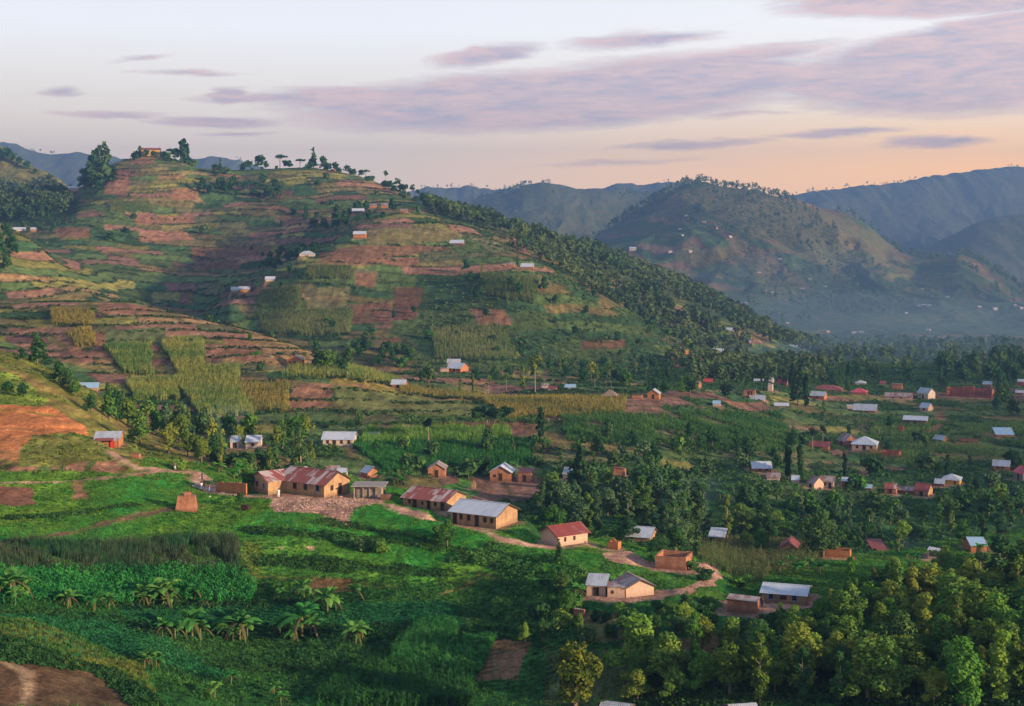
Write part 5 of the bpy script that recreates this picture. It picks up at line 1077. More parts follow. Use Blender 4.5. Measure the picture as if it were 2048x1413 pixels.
# skyline trees of the main hill
for u, v, h, kd_, lm in [(166,378,22,'broadleaf','dark'),(173,372,34,'broadleaf','dark'),(181,372,52,'eucalyptus','dark'),(190,366,56,'eucalyptus','dark'),(199,358,60,'eucalyptus','dark'),(209,352,58,'eucalyptus','dark'),(217,346,40,'eucalyptus','dark'),(186,378,40,'broadleaf','dark'),(204,362,34,'broadleaf','coni'),
    (266,316,10,'bush','dark'),(273,315,12,'bush','dark'),(280,314,20,'column','dark'),(292,314,14,'broadleaf','dark'),(306,314,12,'broadleaf','dark'),(322,313,10,'bush','dark'),(332,318,14,'bush','mid'),(342,320,20,'acacia','dark'),(352,322,24,'broadleaf','dark'),(365,326,42,'column','dark'),(373,328,36,'column','coni'),(383,332,14,'bush','mid'),
    (440,350,28,'conifer','dark'),(430,345,16,'broadleaf','dark'),(452,348,14,'bush','dark'),(488,340,14,'broadleaf','dark'),(497,339,18,'broadleaf','dark'),(520,338,28,'broadleaf','dark'),(533,338,13,'broadleaf','dark'),(560,337,24,'acacia','dark'),(570,337,16,'broadleaf','dark'),(578,337,15,'broadleaf','dark'),(600,337,17,'acacia','dark'),(614,337,8,'bush','dark'),
    (627,337,36,'conifer','dark'),(646,339,24,'broadleaf','dark'),(655,340,14,'bush','dark'),(671,343,18,'broadleaf','dark'),(694,348,17,'broadleaf','dark'),(706,350,12,'bush','dark'),(722,352,14,'broadleaf','dark'),(731,354,15,'acacia','dark'),(742,358,9,'bush','dark'),
    (771,372,27,'tuft','dark'),(795,390,28,'tuft','dark'),(803,392,24,'broadleaf','dark'),(813,396,24,'tuft','dark'),(824,400,26,'tuft','dark'),(835,404,22,'tuft','dark'),(845,408,20,'broadleaf','dark'),(855,412,24,'broadleaf','dark'),(866,418,26,'broadleaf','dark'),(876,424,28,'broadleaf','dark'),(888,430,24,'broadleaf','dark'),(779,378,14,'broadleaf','dark'),(768,374,8,'bush','dark'),(787,383,12,'bush','dark')]:
    tree(u, v, h * 1.15, kd_, random.randrange(4), lm, 16.4, 18, wide=1.15)
    if random.random() < .8 and kd_ != 'bush': tree(u + random.choice((-1, 1)) * random.uniform(5, 11), v + 3, h * random.uniform(.35, .6), random.choice(('bush', 'broadleaf')), random.randrange(4), 'dark', 16.4, 18, wide=1.5)
for u, v, h, kd_, k0 in [(0,320,26,'broadleaf',18),(12,322,30,'broadleaf',18),(24,326,26,'broadleaf',18),(38,332,20,'broadleaf',18),(54,342,22,'broadleaf',18),(70,350,14,'broadleaf',18),(98,362,16,'broadleaf',18),(108,368,10,'bush',18),(120,374,9,'bush',18)]: tree(u, v, h, kd_, random.randrange(4), 'dark', 18, 20)
# single trees the eye can pick out, nearer
for u, v, h, kd_, lm, k0, k1, w in [
  (75,732,66,'broadleaf','dark',6,8.6,1.0),(45,722,26,'broadleaf','dark',6,8.6,1.2),(92,735,30,'broadleaf','dark',6,8.6,1),(118,765,44,'broadleaf','dark',6,8.8,1),(135,778,42,'broadleaf','dark',6,8.8,1.1),(150,792,36,'broadleaf','mid',6,8.8,1.1),(45,797,34,'broadleaf','dark',5.8,8.6,1.1),(15,790,30,'broadleaf','dark',5.8,8.6,1.3),
  (632,737,62,'conifer','dark',9,12,.8),(642,740,40,'broadleaf','mid',9,12,1.2),(655,742,46,'broadleaf','mid',9,12,1.2),(670,738,38,'broadleaf','dark',9,12,1.1),(685,745,30,'broadleaf','mid',9,12,1.2),(512,737,36,'acacia','mid',9,12,.9),(560,724,20,'acacia','dark',9,12,1),(592,716,14,'acacia','dark',9,12,1),(733,702,46,'eucalyptus','euc',11,13.5,1.3),(725,700,30,'eucalyptus','euc',11,13.5,1.2),
  (946,792,46,'column','olive',9,12,.55),(920,790,34,'column','olive',9,12,.8),(1070,788,74,'tuft','olive',9,12,1.0),(1046,782,52,'eucalyptus','olive',9,12,1),(1212,786,44,'tuft','euc',9.5,12,.8),(1305,786,32,'broadleaf','dark',9.5,12,1.1),(1330,792,34,'broadleaf','dark',9.5,12,1),(1380,790,40,'broadleaf','dark',9.5,12,1.2),
  (977,905,96,'acacia','coni',6.6,10,1.0),(975,905,52,'broadleaf','dark',6.6,10,1.0),(1081,890,78,'column','coni',6.6,10,.75),(1065,893,26,'bush','dark',6.6,10,1.2),(857,892,56,'tuft','coni',6.6,10,1.3),(718,868,55,'broadleaf','dark',7,10,.6),(700,862,26,'broadleaf','dark',7,10,1),
  (1163,975,112,'conifer','coni',5.4,8,.95),(1155,972,60,'broadleaf','dark',5.4,8,1),(1185,985,50,'broadleaf','dark',5.4,8,1.1),(600,962,86,'eucalyptus','dark',5.6,8,1.3),(480,1012,28,'broadleaf','dark',4,5.8,1.0),(496,985,46,'broadleaf','mid',5,7.5,1.25),(512,978,34,'broadleaf','olive',5,7.5,1.2),(360,940,24,'bush','light',5,7,1.2),
  (1576,957,70,'column','coni',6,9.5,1.0),(1600,962,76,'column','coni',6,9.5,.8),(1625,900,44,'tuft','coni',7,10.5,1.2),(1646,895,44,'tuft','coni',7,10.5,1.2),(1596,812,96,'conifer','coni',8,12,.8),(1612,815,70,'column','coni',8,12,.8),(1585,770,56,'conifer','coni',9,13,.8),(1690,962,58,'column','coni',6,9.5,.7),
  (1645,1115,100,'broadleaf','dark',4.6,7,1.0),(1622,1118,70,'eucalyptus','dark',4.6,7,1.4),(1455,1078,88,'eucalyptus','olive',4.8,7.5,.8),(1350,1108,58,'broadleaf','dark',4.4,6.8,1.4),(1322,1112,46,'broadleaf','dark',4.4,6.8,1.3),(1258,1082,50,'broadleaf','dark',4.6,7,1.3),(1310,1112,34,'broadleaf','mid',4.4,6.8,1.3),(1805,1095,56,'broadleaf','light',4.4,7,1.1),(1735,1062,46,'broadleaf','olive',4.8,7.5,.6),
  (1890,1150,62,'broadleaf','mid',3.6,6.5,1.1),(2005,1225,140,'eucalyptus','dark',2.9,5.6,2.0),(1960,1230,110,'eucalyptus','dark',2.9,5.6,2),(2046,1240,130,'eucalyptus','mid',2.9,5.6,1.8),(1520,1110,50,'broadleaf','mid',4.2,6.8,1.1),(1490,1100,40,'broadleaf','mid',4.2,6.8,1.1),
  (1118,1130,52,'conifer','dark',2.6,4.6,1.1),(1110,1180,42,'broadleaf','mid',2.4,4.5,.9),(1125,1190,50,'broadleaf','dark',2.4,4.5,1),(1095,1235,40,'broadleaf','dark',2,4,1.1),(1135,1235,60,'broadleaf','mid',2,4,.8),(1160,1265,40,'broadleaf','mid',2,4,.9),(1050,1285,42,'broadleaf','light',1.6,3.6,.9),(1085,1280,44,'broadleaf','dark',1.6,3.6,1),
  (895,1095,60,'broadleaf','mid',3,5,.9),(880,1075,30,'bush','mid',3,5.2,1),(730,1100,30,'bush','dark',3,5.2,1.2),(760,1105,34,'bush','mid',3,5.2,1.2),(1385,1140,22,'bush','mid',3.4,5.2,1.2),(1410,1160,26,'bush','dark',3,5,1.3),(1480,1178,34,'bush','light',2.6,4.6,1.5)]: tree(u, v, h, kd_, random.randrange(6), lm, k0, k1, wide=w)
tree(490, 1022, 16, 'bush', 0, 'purp', 3.8, 5.6, label='purple-leaved bush on the grass below the L-shaped house')
tree(1150, 1448, 165, 'broadleaf', 2, 'gold', 0, 2.2, wide=.95, label='tall yellow-topped tree at the bottom edge, beside a roof corner')
tree(805, 1000, 10, 'bush', 2, 'light', 4, 6, label='pale leafy shrub on the path bank left of the long red-striped house')
# ---- groves: scattered by area with a least distance between stems
def sample(mask, n, mind, view=True):
    w = (AREA * mask * (VIS if view else 1)).ravel(); w = w / w.sum(); idx = rng.choice(len(w), n * 4, p=w); out = []; cell = {}
    for i in idx:
        r_, c_ = divmod(int(i), GU.shape[1]); x, y = GX[r_, c_], GY[r_, c_]; key = (int(x // mind), int(y // mind)); ok = True
        for a in (-1, 0, 1):
            for b in (-1, 0, 1):
                for q in cell.get((key[0]+a, key[1]+b), ()):
                    if (q[0]-x)**2 + (q[1]-y)**2 < mind*mind: ok = False
        if ok and not blocked(x, y): cell.setdefault(key, []).append((x, y)); out.append((r_, c_))
        if len(out) >= n: break
    return out
HB = [(q['loc'].x, q['loc'].y, q['rz'], q['L']/2, q['W']/2) for q in HS]
def blocked(x, y, m=1.1):
    for hx, hy, rz, a, b in HB:
        if abs(x-hx) > a+b+4 or abs(y-hy) > a+b+6: continue
        c, s = math.cos(-rz), math.sin(-rz); lx = (x-hx)*c - (y-hy)*s; ly = (x-hx)*s + (y-hy)*c
        if abs(lx) < a+m and -b-m-1.5 < ly < b+m: return True
    return False
HPX = [(q['u'] + (-.5 if R(0) <= 0 else 0), q['v'], q['L']*q['s'], (q['h']+q['r'])*q['s'], q['loc'].y) for q in HS]
def hides(u, v, hpx, y):
    """would a tree here stand in front of a house that the photograph shows clear?"""
    for q in HS:
        if q['loc'].y > y + 2 and q['loc'].y < 1300:
            cu = CX + F * q['loc'].x / q['loc'].y; hv = HZ - F * q['loc'].z / q['loc'].y; hw = q['L'] * q['s'] * .5
            if abs(cu - u) < hw + hpx * .34 and v - hpx < hv - 2 and v > hv - 8: return True
    return False
def grove(mask, n, mind, kinds, h0, h1, lm=None, hide=.0, wide=1.0):
    for r_, c_ in sample(mask, n, mind):
        y = GY[r_, c_]; u, v = GU[r_, c_], GV[r_, c_]; s = F / y; hm = random.uniform(h0, h1)
        if hides(u, v, hm * s, y) and random.random() > hide: continue
        if v - hm * s > 1425 or u < -60 or u > 2110: continue
        k = random.choice(kinds); tree(u, v, hm * s, k, random.randrange(6), lm and random.choice(lm), pt=Vector((GX[r_, c_], y, GZ[r_, c_] - .05)), wide=wide)
def rb(*a): return poly([(a[0],a[1]),(a[2],a[1]),(a[2],a[3]),(a[0],a[3])], *a[4:])
grove(poly([(1030,1010),(1340,970),(1420,1040),(1400,1110),(1290,1100),(1200,1070),(1100,1075)], 5.25, 7.3), 85, 2.6, ['eucalyptus','eucalyptus','broadleaf'], 6.0, 8.5, ['euc','euc','dark','mid'], wide=1.35)
grove(poly([(1480,985),(2048,985),(2110,1240),(1900,1180),(1640,1110),(1480,1080)], 4.9, 7.4), 80, 4.0, ['eucalyptus','broadleaf','broadleaf'], 4.5, 7.5, ['dark','mid','euc','dark'], wide=1.25)
grove(poly([(1640,1215),(2110,1150),(2110,1430),(1250,1430),(1280,1340),(1480,1250)], .3, 3.8), 170, 2.4, ['broadleaf','eucalyptus','broadleaf','broadleaf','column'], 4.0, 9.0, ['mid','olive','light','olive','dark','mid'], wide=1.25)
grove(poly([(1440,1235),(1640,1235),(1640,1290),(1480,1300)], 1.5, 3.2), 12, 2.6, ['broadleaf','eucalyptus'], 4, 6, ['olive','mid','light'])
grove(poly([(1060,1240),(1260,1200),(1460,1215),(1440,1260),(1260,1280),(1090,1290)], 1.2, 3.1), 26, 2.2, ['bush','bush','broadleaf'], 2.0, 3.6, ['dark','mid','light'])
grove(poly([(150,780),(260,800),(440,860),(640,880),(660,960),(560,960),(420,930),(290,900),(250,850),(190,840)], 5.4, 9.2), 78, 3.6, ['broadleaf','broadleaf','eucalyptus'], 4.5, 8, ['dark','mid','olive','euc'])
grove(poly([(440,900),(560,900),(560,965),(400,940)], 5.0, 7.6), 14, 3.0, ['broadleaf','bush'], 3, 5.5, ['dark','mid'])
grove(poly([(740,900),(1340,880),(1480,960),(1350,1000),(1080,960),(760,965)], 5.8, 8.4), 28, 5, ['broadleaf','bush','eucalyptus'], 2.8, 6, ['dark','mid','dark'])
grove(poly([(1180,860),(1600,890),(1580,960),(1480,970),(1340,1000),(1180,950)], 5.8, 8.6), 28, 5.5, ['broadleaf','broadleaf','eucalyptus'], 4, 8, ['dark','euc','dark'])
grove(poly([(1560,880),(2110,880),(2110,1000),(1560,1000)], 5.6, 8.8), 30, 6.5, ['broadleaf','column','broadleaf','bush'], 3, 7, ['dark','mid','dark','coni'])
grove(poly([(1280,760),(1700,740),(1700,850),(1280,830)], 8.4, 12), 38, 8, ['broadleaf','conifer','eucalyptus'], 5, 11, ['dark','coni','mid'])
grove(poly([(1650,760),(2110,750),(2110,870),(1650,870)], 8.4, 12.2), 32, 8, ['broadleaf','broadleaf','conifer'], 5, 11, ['dark','coni','dark'])
grove(poly([(1880,740),(2110,720),(2110,790),(2000,780),(1880,775)], 10, 12.5), 24, 6, ['broadleaf'], 9, 14, ['dark'])
grove(poly([(1000,735),(1300,735),(1300,790),(900,790),(830,760)], 10.4, 12.6), 34, 7, ['broadleaf','tuft','eucalyptus'], 4.5, 9, ['dark','mid','olive'])
grove(poly([(690,700),(830,700),(830,735),(690,735)], 11, 13), 14, 6, ['broadleaf'], 6, 9, ['dark'])
grove(poly([(560,660),(1340,560),(1400,740),(700,740)], 11.8, 14.6), 40, 14, ['broadleaf','bush'], 3.5, 7, ['dark','mid'])
grove(poly([(400,370),(560,370),(560,405),(400,390)], 16, 18), 26, 9, ['broadleaf'], 7, 13, ['dark'])
grove(poly([(600,430),(800,415),(760,450),(600,470)], 14.6, 17.2), 34, 8, ['broadleaf'], 7, 12, ['dark'])
grove(poly([(540,500),(640,495),(600,580),(520,590)], 12.6, 15.4), 26, 8, ['broadleaf'], 6, 10, ['dark'])
grove(poly([(0,480),(20,480),(40,520),(20,545),(-60,540)], 12.4, 14.6), 12, 7, ['broadleaf'], 7, 11, ['dark'])
grove(poly([(930,540),(1060,530),(1120,620),(960,640)], 12.6, 14.8), 18, 10, ['broadleaf','eucalyptus'], 6, 9, ['dark','olive'])
grove((GK > 15) & (GK < 17.9) & (GU > 160) & (GU < 840), 34, 22, ['broadleaf','bush','bush'], 4, 8, ['dark'])
grove((GK > 9.6) & (GK < 11.3) & (GU < 640), 12, 16, ['bush'], 2, 3.6, ['dark'])
grove(poly([(20,440),(110,440),(110,475),(20,475)], 14, 16.5), 10, 9, ['broadleaf'], 6, 9, ['dark'])
# ---- tell look-alikes apart
def merge_extra(kind, keep):
    q = sorted([t for t in THINGS if t[0].name.split('.')[0] == kind], key=lambda t: -t[0].scale.z * 8 / t[0].location.y)[keep:]
    V = []
    for t in q:
        o = t[0]; cr = [c for c in o.children if c.name.startswith('crown')][0]; me = cr.data; co = np.empty(len(me.vertices) * 3, np.float32); me.vertices.foreach_get('co', co); co = co.reshape(-1, 3)
        a = o.rotation_euler.z; R_ = np.array([[math.cos(a), -math.sin(a), 0], [math.sin(a), math.cos(a), 0], [0, 0, 1]]); V.append(((co * np.array(o.scale)) @ R_.T + np.array(o.location)).reshape(-1, 4, 3))
        THINGS.remove(t)
        for c in list(o.children): bpy.data.objects.remove(c)
        bpy.data.objects.remove(o)
    if V: x = put_obj('woodland', quad_mesh('woodland', np.concatenate(V), LM['dark'])); x['kind'] = 'stuff'
merge_extra('broadleaf_tree', 288); merge_extra('eucalyptus_tree', 288)
def finish_labels():
    from collections import defaultdict
    D = defaultdict(list)
    for o, ph, u, v, own in THINGS:
        if own: o['label'] = ph; continue
        D[ph + ' ' + near_phrase(u, v)].append((u, v, o))
    ORD = ['leftmost', 'second from left', 'third from left', 'fourth from left', 'fifth from left', 'sixth from left', 'seventh from left', 'eighth from left', 'ninth from left', 'tenth from left', 'eleventh from left', 'twelfth from left', 'thirteenth from left', 'fourteenth from left', 'fifteenth from left']
    for b, q in D.items():
        q.sort(key=lambda t: t[0]); n = len(q); kind = q[0][2].name.split('.')[0].replace('_', ' ')
        for i, (u, v, o) in enumerate(q):
            if n == 1: o['label'] = b
            elif n == 2: o['label'] = ('left-hand ' if i == 0 else 'right-hand ') + b
            elif n <= 16: o['label'] = ('rightmost ' if i == n-1 else ORD[i] + ' ') + b
            else: o['label'] = b
            o['group'] = (kind + 's ' + b.split(' ', 1)[1] if n > 16 else kind + 's on the hills and in the valley')
finish_labels()
from collections import Counter
print('TREES', Counter(t[0].name.split('.')[0] for t in THINGS))
# ------------------------------------------------------------------ growth nobody could count
def pts_of(mask, n, jit=True):
    w = (AREA * mask * VIS).ravel(); tot = w.sum(); i = rng.choice(len(w), n, p=w / tot); r_, c_ = np.divmod(i, GU.shape[1])
    r_ = np.minimum(r_, GU.shape[0]-2); c_ = np.minimum(c_, GU.shape[1]-2); a = rng.uniform(size=n); b = rng.uniform(size=n)
    f = lambda G: (G[r_, c_]*(1-b) + G[r_, c_+1]*b)*(1-a) + (G[r_+1, c_]*(1-b) + G[r_+1, c_+1]*b)*a
    return np.stack([f(GX), f(GY), f(GZ)], 1)
def row_pts(mask, n, sp, ang):
    """plants in rows: snapped to lines sp metres apart, running at angle ang"""
    p = pts_of(mask, n); c, s = math.cos(ang), math.sin(ang); q = p[:, 0]*(-s) + p[:, 1]*c; d = np.round(q/sp)*sp - q + rng.normal(size=n)*sp*.07
    p[:, 0] += -s*d; p[:, 1] += c*d; return p
def tufts(p, nl, h, w, spread, lean, rg=rng, hv=.35):
    """upright blades (triangles) around each point"""
    n = len(p); N = n * nl; b = np.repeat(p, nl, 0); sc_ = np.repeat(rg.uniform(1-hv, 1+hv, n), nl) * rg.uniform(.75, 1.2, N)
    a = rg.uniform(0, 6.283, N); d = np.stack([np.cos(a), np.sin(a), 0*a], 1); t = np.stack([-np.sin(a), np.cos(a), 0*a], 1)
    b = b + d * (rg.uniform(0, spread, N))[:, None]; b[:, 2] -= .03
    up = np.array([0, 0, 1.]) * (h * sc_)[:, None] + d * (lean * h * sc_)[:, None]
    return np.stack([b - t*w/2, b + t*w/2, b + up], 1)
def arch(p, nl, h, L_, w, rg=rng):
    """plants with a stem and arching leaves: two triangles a leaf"""
    n = len(p); N = n*nl; b = np.repeat(p, nl, 0); sc_ = np.repeat(rg.uniform(.75, 1.2, n), nl); a = rg.uniform(0, 6.283, N); d = np.stack([np.cos(a), np.sin(a), 0*a], 1); t = np.stack([-np.sin(a), np.cos(a), 0*a], 1)
    z = rg.uniform(.25, .95, N) * h * sc_; o = b + np.stack([0*a, 0*a, z], 1); m = o + d*(L_*.5*sc_)[:, None] + np.array([0,0,1.])*(.28*L_*sc_)[:, None]; e = o + d*(L_*sc_)[:, None] + np.array([0,0,1.])*(-.15*L_*sc_)[:, None]
    A = np.stack([o, m - t*w/2, m + t*w/2], 1); B = np.stack([m - t*w/2, e, m + t*w/2], 1); return np.concatenate([A, B])
def clumps(p, nl, r, sz, rg=rng, hs=.8):
    """low leafy mounds of little facets"""
    n = len(p); N = n*nl; rr_ = np.repeat(rg.uniform(.6, 1.3, n), nl); d = rg.normal(size=(N, 3)); d[:, 2] = np.abs(d[:, 2]); d /= np.linalg.norm(d, axis=1)[:, None]
    c = np.repeat(p, nl, 0) + d * (r*rr_*rg.uniform(.6, 1, N))[:, None] * np.array([1, 1, hs]); nn = d + rg.normal(size=(N, 3))*.5; nn /= np.linalg.norm(nn, axis=1)[:, None]
    a = np.cross(nn, rg.normal(size=(N, 3))); a /= np.linalg.norm(a, axis=1)[:, None]; b = np.cross(nn, a); s = sz*rg.uniform(.6, 1.3, N)[:, None]
    return np.stack([c + a*s, c - a*s*.5 + b*s*.8, c - a*s*.5 - b*s*.8], 1)
def stuff(name, tri, m, label=None):
    o = put_obj(name, quad_mesh(name, tri, m, 3)); o['kind'] = 'stuff'
    if label: o['label'] = label
    return o
def cover_mat(name, c1, c2, scale=.12, trans=.3):
    m = bpy.data.materials.new(name); m.use_nodes = True; n = m.node_tree.nodes; l = m.node_tree.links; n.clear()
    f = nrange(n, l, nnoise(n, l, scale, 5, 'Object'), .36, .64); f2 = nrange(n, l, nnoise(n, l, 1.1, 3, 'Object'), .35, .65, .45, 1.6)
    c = nmix(n, l, f, c1, c2); vm = n.new('ShaderNodeVectorMath'); vm.operation = 'SCALE'; l.new(c, vm.inputs[0]); l.new(f2, vm.inputs['Scale'])
    d = n.new('ShaderNodeBsdfDiffuse'); t = n.new('ShaderNodeBsdfTranslucent'); x = n.new('ShaderNodeMixShader'); x.inputs[0].default_value = trans
    l.new(vm.outputs[0], d.inputs[0]); l.new(vm.outputs[0], t.inputs[0]); l.new(d.outputs[0], x.inputs[1]); l.new(t.outputs[0], x.inputs[2]); o = n.new('ShaderNodeOutputMaterial'); l.new(x.outputs[0], o.inputs[0]); return m
bare = (GC[..., 0] > GC[..., 1] * 1.02)
lawnm = lawn & ~bare & (GK > 2.8) & (GU > -250) & (GU < 2100)
stuff('grass', tufts(pts_of(lawnm & (GK > 3), 70000), 4, .24, .11, .22, .5), cover_mat('lawn_blades', (.04,.19,.03), (.13,.23,.03)))
stuff('rough_grass', clumps(pts_of(lawnm & (mott > .52), 9000), 7, .35, .16, hs=.6), cover_mat('rough_grass', (.03,.13,.025), (.08,.18,.03)))
low = (GK < 3.3) & ~bare & (GU > -250) & (GU < 2150) & ~YB & ~MD
stuff('rough_grass', tufts(pts_of(YB, 5000), 5, .4, .10, .2, .4), cover_mat('yellow_grass', (.07,.16,.03), (.16,.18,.04)))
beans = poly([(230,1216),(330,1202),(640,1202),(655,1244),(470,1258),(280,1258)], 1.5, 4.4) | poly([(655,1210),(900,1208),(950,1225),(945,1260),(770,1256),(668,1252)], 1.5, 4.4) | poly([(-400,1228),(150,1228),(225,1236),(400,1312),(470,1362),(300,1330),(-400,1250)], .8, 4)
stuff('bean_crop', clumps(row_pts(beans & ~bare, 30000, .85, -.35), 5, .24, .15, hs=.7), cover_mat('bean_leaves', (.018,.105,.04), (.035,.16,.055)))
stuff('mixed_crop', clumps(row_pts(low & ~beans & (GU < 1300) & (mott > .40), 24000, 1.3, .36), 6, .30, .15, hs=.8), cover_mat('mixed_crop_leaves', (.016,.07,.02), (.045,.14,.03)))
stuff('mixed_crop', tufts(pts_of(low & ~beans & (GU < 1300), 16000), 4, .45, .12, .2, .4), cover_mat('mixed_crop_blades', (.02,.09,.025), (.06,.15,.035)))
rowsm = poly([(290,1262),(780,1262),(810,1310),(730,1330),(420,1330)], .8, 3.6)
stuff('bean_crop', clumps(row_pts(rowsm, 7000, 1.3, .12), 6, .34, .17, hs=.8), cover_mat('row_bean_leaves', (.03,.10,.03), (.05,.14,.035)))
stuff('cassava_crop', arch(pts_of(poly([(-400,1152),(470,1145),(512,1180),(500,1208),(-400,1215)], 2, 4.9), 5200), 9, 1.5, .55, .20), cover_mat('cassava_leaves', (.022,.15,.04), (.05,.25,.05)))
stuff('tall_grass_crop', tufts(pts_of((mott2 > .40) & poly([(0,1088),(160,1092),(460,1080),(478,1120),(470,1150),(-400,1158),(-400,1090)], 2.6, 5), 11000), 6, 1.3, .10, .35, .25, hv=.55), cover_mat('tall_grass', (.03,.10,.04), (.085,.09,.055)))
def maize(p, lush, nm, lab=None, nl=6, h=1.7): far_ = p[:, 1].mean() > 330; stuff(nm, np.concatenate([arch(p, nl, h, .62, .20 if far_ else .14), tufts(p, 2 if far_ else 1, h*1.25, .22 if far_ else .10, .1, .12, hv=.5)]), lush)
MG1 = cover_mat('green_maize', (.03,.14,.035), (.06,.20,.045)); MG2 = cover_mat('drying_maize', (.09,.19,.05), (.27,.28,.07), .05); MG3 = cover_mat('dark_maize', (.02,.085,.025), (.04,.13,.03))
maize(row_pts(poly([(822,1258),(910,1258),(895,1332),(770,1340)], 1.5, 3.6), 2600, .85, 1.25), MG1, 'maize_crop', nl=7, h=1.3)
maize(row_pts(poly([(880,1285),(990,1276),(960,1345),(870,1350)], 1, 3.6), 2000, .7, .2), MG1, 'maize_crop', nl=6, h=.7)
maize(row_pts(poly([(720,1335),(940,1350),(935,1430),(600,1430)], .4, 2.6), 3600, .85, 1.2), MG3, 'maize_crop', nl=6, h=1.4)
maize(pts_of(poly([(1640,1262),(2100,1225),(2100,1300),(1900,1312)], 1.4, 3.4), 2400), MG3, 'maize_crop', h=1.6)
maize(pts_of(poly([(700,888),(1060,882),(1060,935),(770,945)], 6.6, 9), 9000), cover_mat('deep_maize', (.025,.11,.03), (.05,.17,.04)), 'maize_crop', nl=5, h=1.2)
maize(pts_of(poly([(730,865),(1020,860),(1020,885),(720,892)], 7, 9.4), 4500), cover_mat('bright_maize', (.09,.22,.04), (.17,.28,.05)), 'maize_crop', nl=5)
maize(pts_of(poly([(1120,835),(1560,825),(1590,905),(1340,905),(1130,880)], 6.8, 10) & (mott > .40), 9000), cover_mat('valley_maize', (.035,.12,.035), (.09,.18,.045), .05), 'maize_crop', nl=4, h=1.15)
maize(pts_of(poly([(1760,840),(2100,850),(2100,940),(1830,940),(1700,910)], 6.8, 9.6) & (mott > .42), 6000), cover_mat('pale_valley_crop', (.05,.14,.04), (.14,.22,.06), .04), 'maize_crop', nl=4, h=1.1)
maize(pts_of(poly([(1250,950),(1700,1100),(1500,1170),(1400,1120)], 4.2, 6), 3000), cover_mat('stalky_maize', (.06,.11,.035), (.15,.15,.06)), 'maize_crop', nl=5, h=1.8)
maize(np.concatenate([pts_of(poly(q, 8.4, 12), int(n*1.5)) for q, n in (([(345,758),(470,758),(505,832),(400,840)], 6500),([(250,763),(352,762),(356,800),(262,800)], 3000),([(318,690),(350,680),(405,682),(412,756),(350,738)], 4600),([(348,738),(476,736),(474,757),(352,757)], 2400),([(205,694),(300,690),(304,753),(250,751)], 2200),([(580,735),(700,735),(800,765),(560,755)], 2600))]), MG2, 'maize_crop', nl=3, h=1.55)
maize(np.concatenate([pts_of(poly(q, 8.4, 12), int(n*1.5)) for q, n in (([(475,768),(575,768),(575,822),(500,828)], 1500),([(960,800),(1250,798),(1250,832),(1010,838)], 5200),([(800,775),(960,790),(960,800),(800,790)], 1500),([(100,622),(185,622),(185,652),(105,652)], 1200),([(130,668),(180,660),(192,692),(150,694)], 800))]), cover_mat('golden_maize', (.16,.17,.05), (.30,.24,.06), .04), 'maize_crop', nl=3, h=1.3)
maize(np.concatenate([pts_of(poly(q, 11.6, 18), int(n*1.5)) for q, n in (([(510,622),(705,622),(700,672),(525,668)], 5200),([(610,535),(704,535),(704,560),(615,560)], 2200),([(520,585),(600,575),(600,622),(515,618)], 2200),([(215,405),(300,404),(306,425),(222,425)], 1800),([(860,660),(1000,650),(1040,720),(870,720)], 3200),([(960,550),(1080,560),(1060,610),(960,590)], 2200))]), cover_mat('hill_maize', (.10,.17,.06), (.20,.22,.08), .03), 'maize_crop', nl=3, h=1.8)
# undergrowth: low shrubs over the green parts of the valley and spurs
ug = ((GK > 5.3) & (GK < 12.6) & ~bare & ((GU > 1000) | (GK < 9.3)) & (GU > 240) & (GU < 2150))
n1_, n2_ = 17000, 9000
stuff('undergrowth', clumps(pts_of(ug & (GC[..., 1] < .11), n1_), 9, 1.0, .42, hs=.9), cover_mat('undergrowth', (.03,.09,.03), (.075,.15,.04), .03))
stuff('undergrowth', clumps(pts_of((GK > 11.8) & (GK < 16) & ~bare & ((GU > 800) | (GC[..., 1] < .09)), n2_), 7, 1.5, .7, hs=.8), cover_mat('spur_shrubs', (.04,.085,.035), (.10,.15,.05), .02))
hed = (np.minimum(rf, 1-rf) < .10) & (GK > 8.4) & (GK < 18) & (GU < 1250) & ((GK < 12) | (fbm(GX/25, GY/25, 44, 2) > .55))
stuff('hedge_growth', clumps(pts_of(hed & (fbm(GX/12, GY/12, 91, 2) > .40), 12000), 6, 1.05, .6, hs=.6), cover_mat('hedges', (.022,.05,.022), (.06,.10,.032), .03))
stuff('undergrowth', clumps(pts_of((GK > 5.2) & (GK < 9) & (GU < 420) & ~bare, 2600), 8, .5, .22), cover_mat('bank_shrubs', (.06,.12,.025), (.15,.17,.03), .05))
stuff('undergrowth', clumps(pts_of(poly([(0,1270),(60,1290),(250,1350),(330,1413),(300,1440),(180,1350),(0,1320),(-200,1320),(-200,1270)], .4, 3) | poly([(230,1245),(470,1262),(800,1255),(950,1262),(950,1285),(600,1278),(300,1275)], 1.5, 3.6) | poly([(230,1205),(520,1200),(520,1216),(240,1222)], 2, 4.2), 3000), 9, .55, .22), cover_mat('dark_hedge', (.015,.055,.02), (.03,.085,.025), .1))
stuff('undergrowth', clumps(pts_of(poly([(1640,1215),(2110,1150),(2110,1430),(1250,1430),(1280,1340),(1480,1250)], .2, 4) & ~bare, 9000), 12, .8, .24), cover_mat('forest_floor', (.02,.06,.02), (.05,.10,.025), .1))
stuff('undergrowth', clumps(pts_of(LEDGE > .2, 5200), 8, .42, .17, hs=.8), cover_mat('ledge_weeds', (.018,.06,.02), (.05,.12,.03), .1))
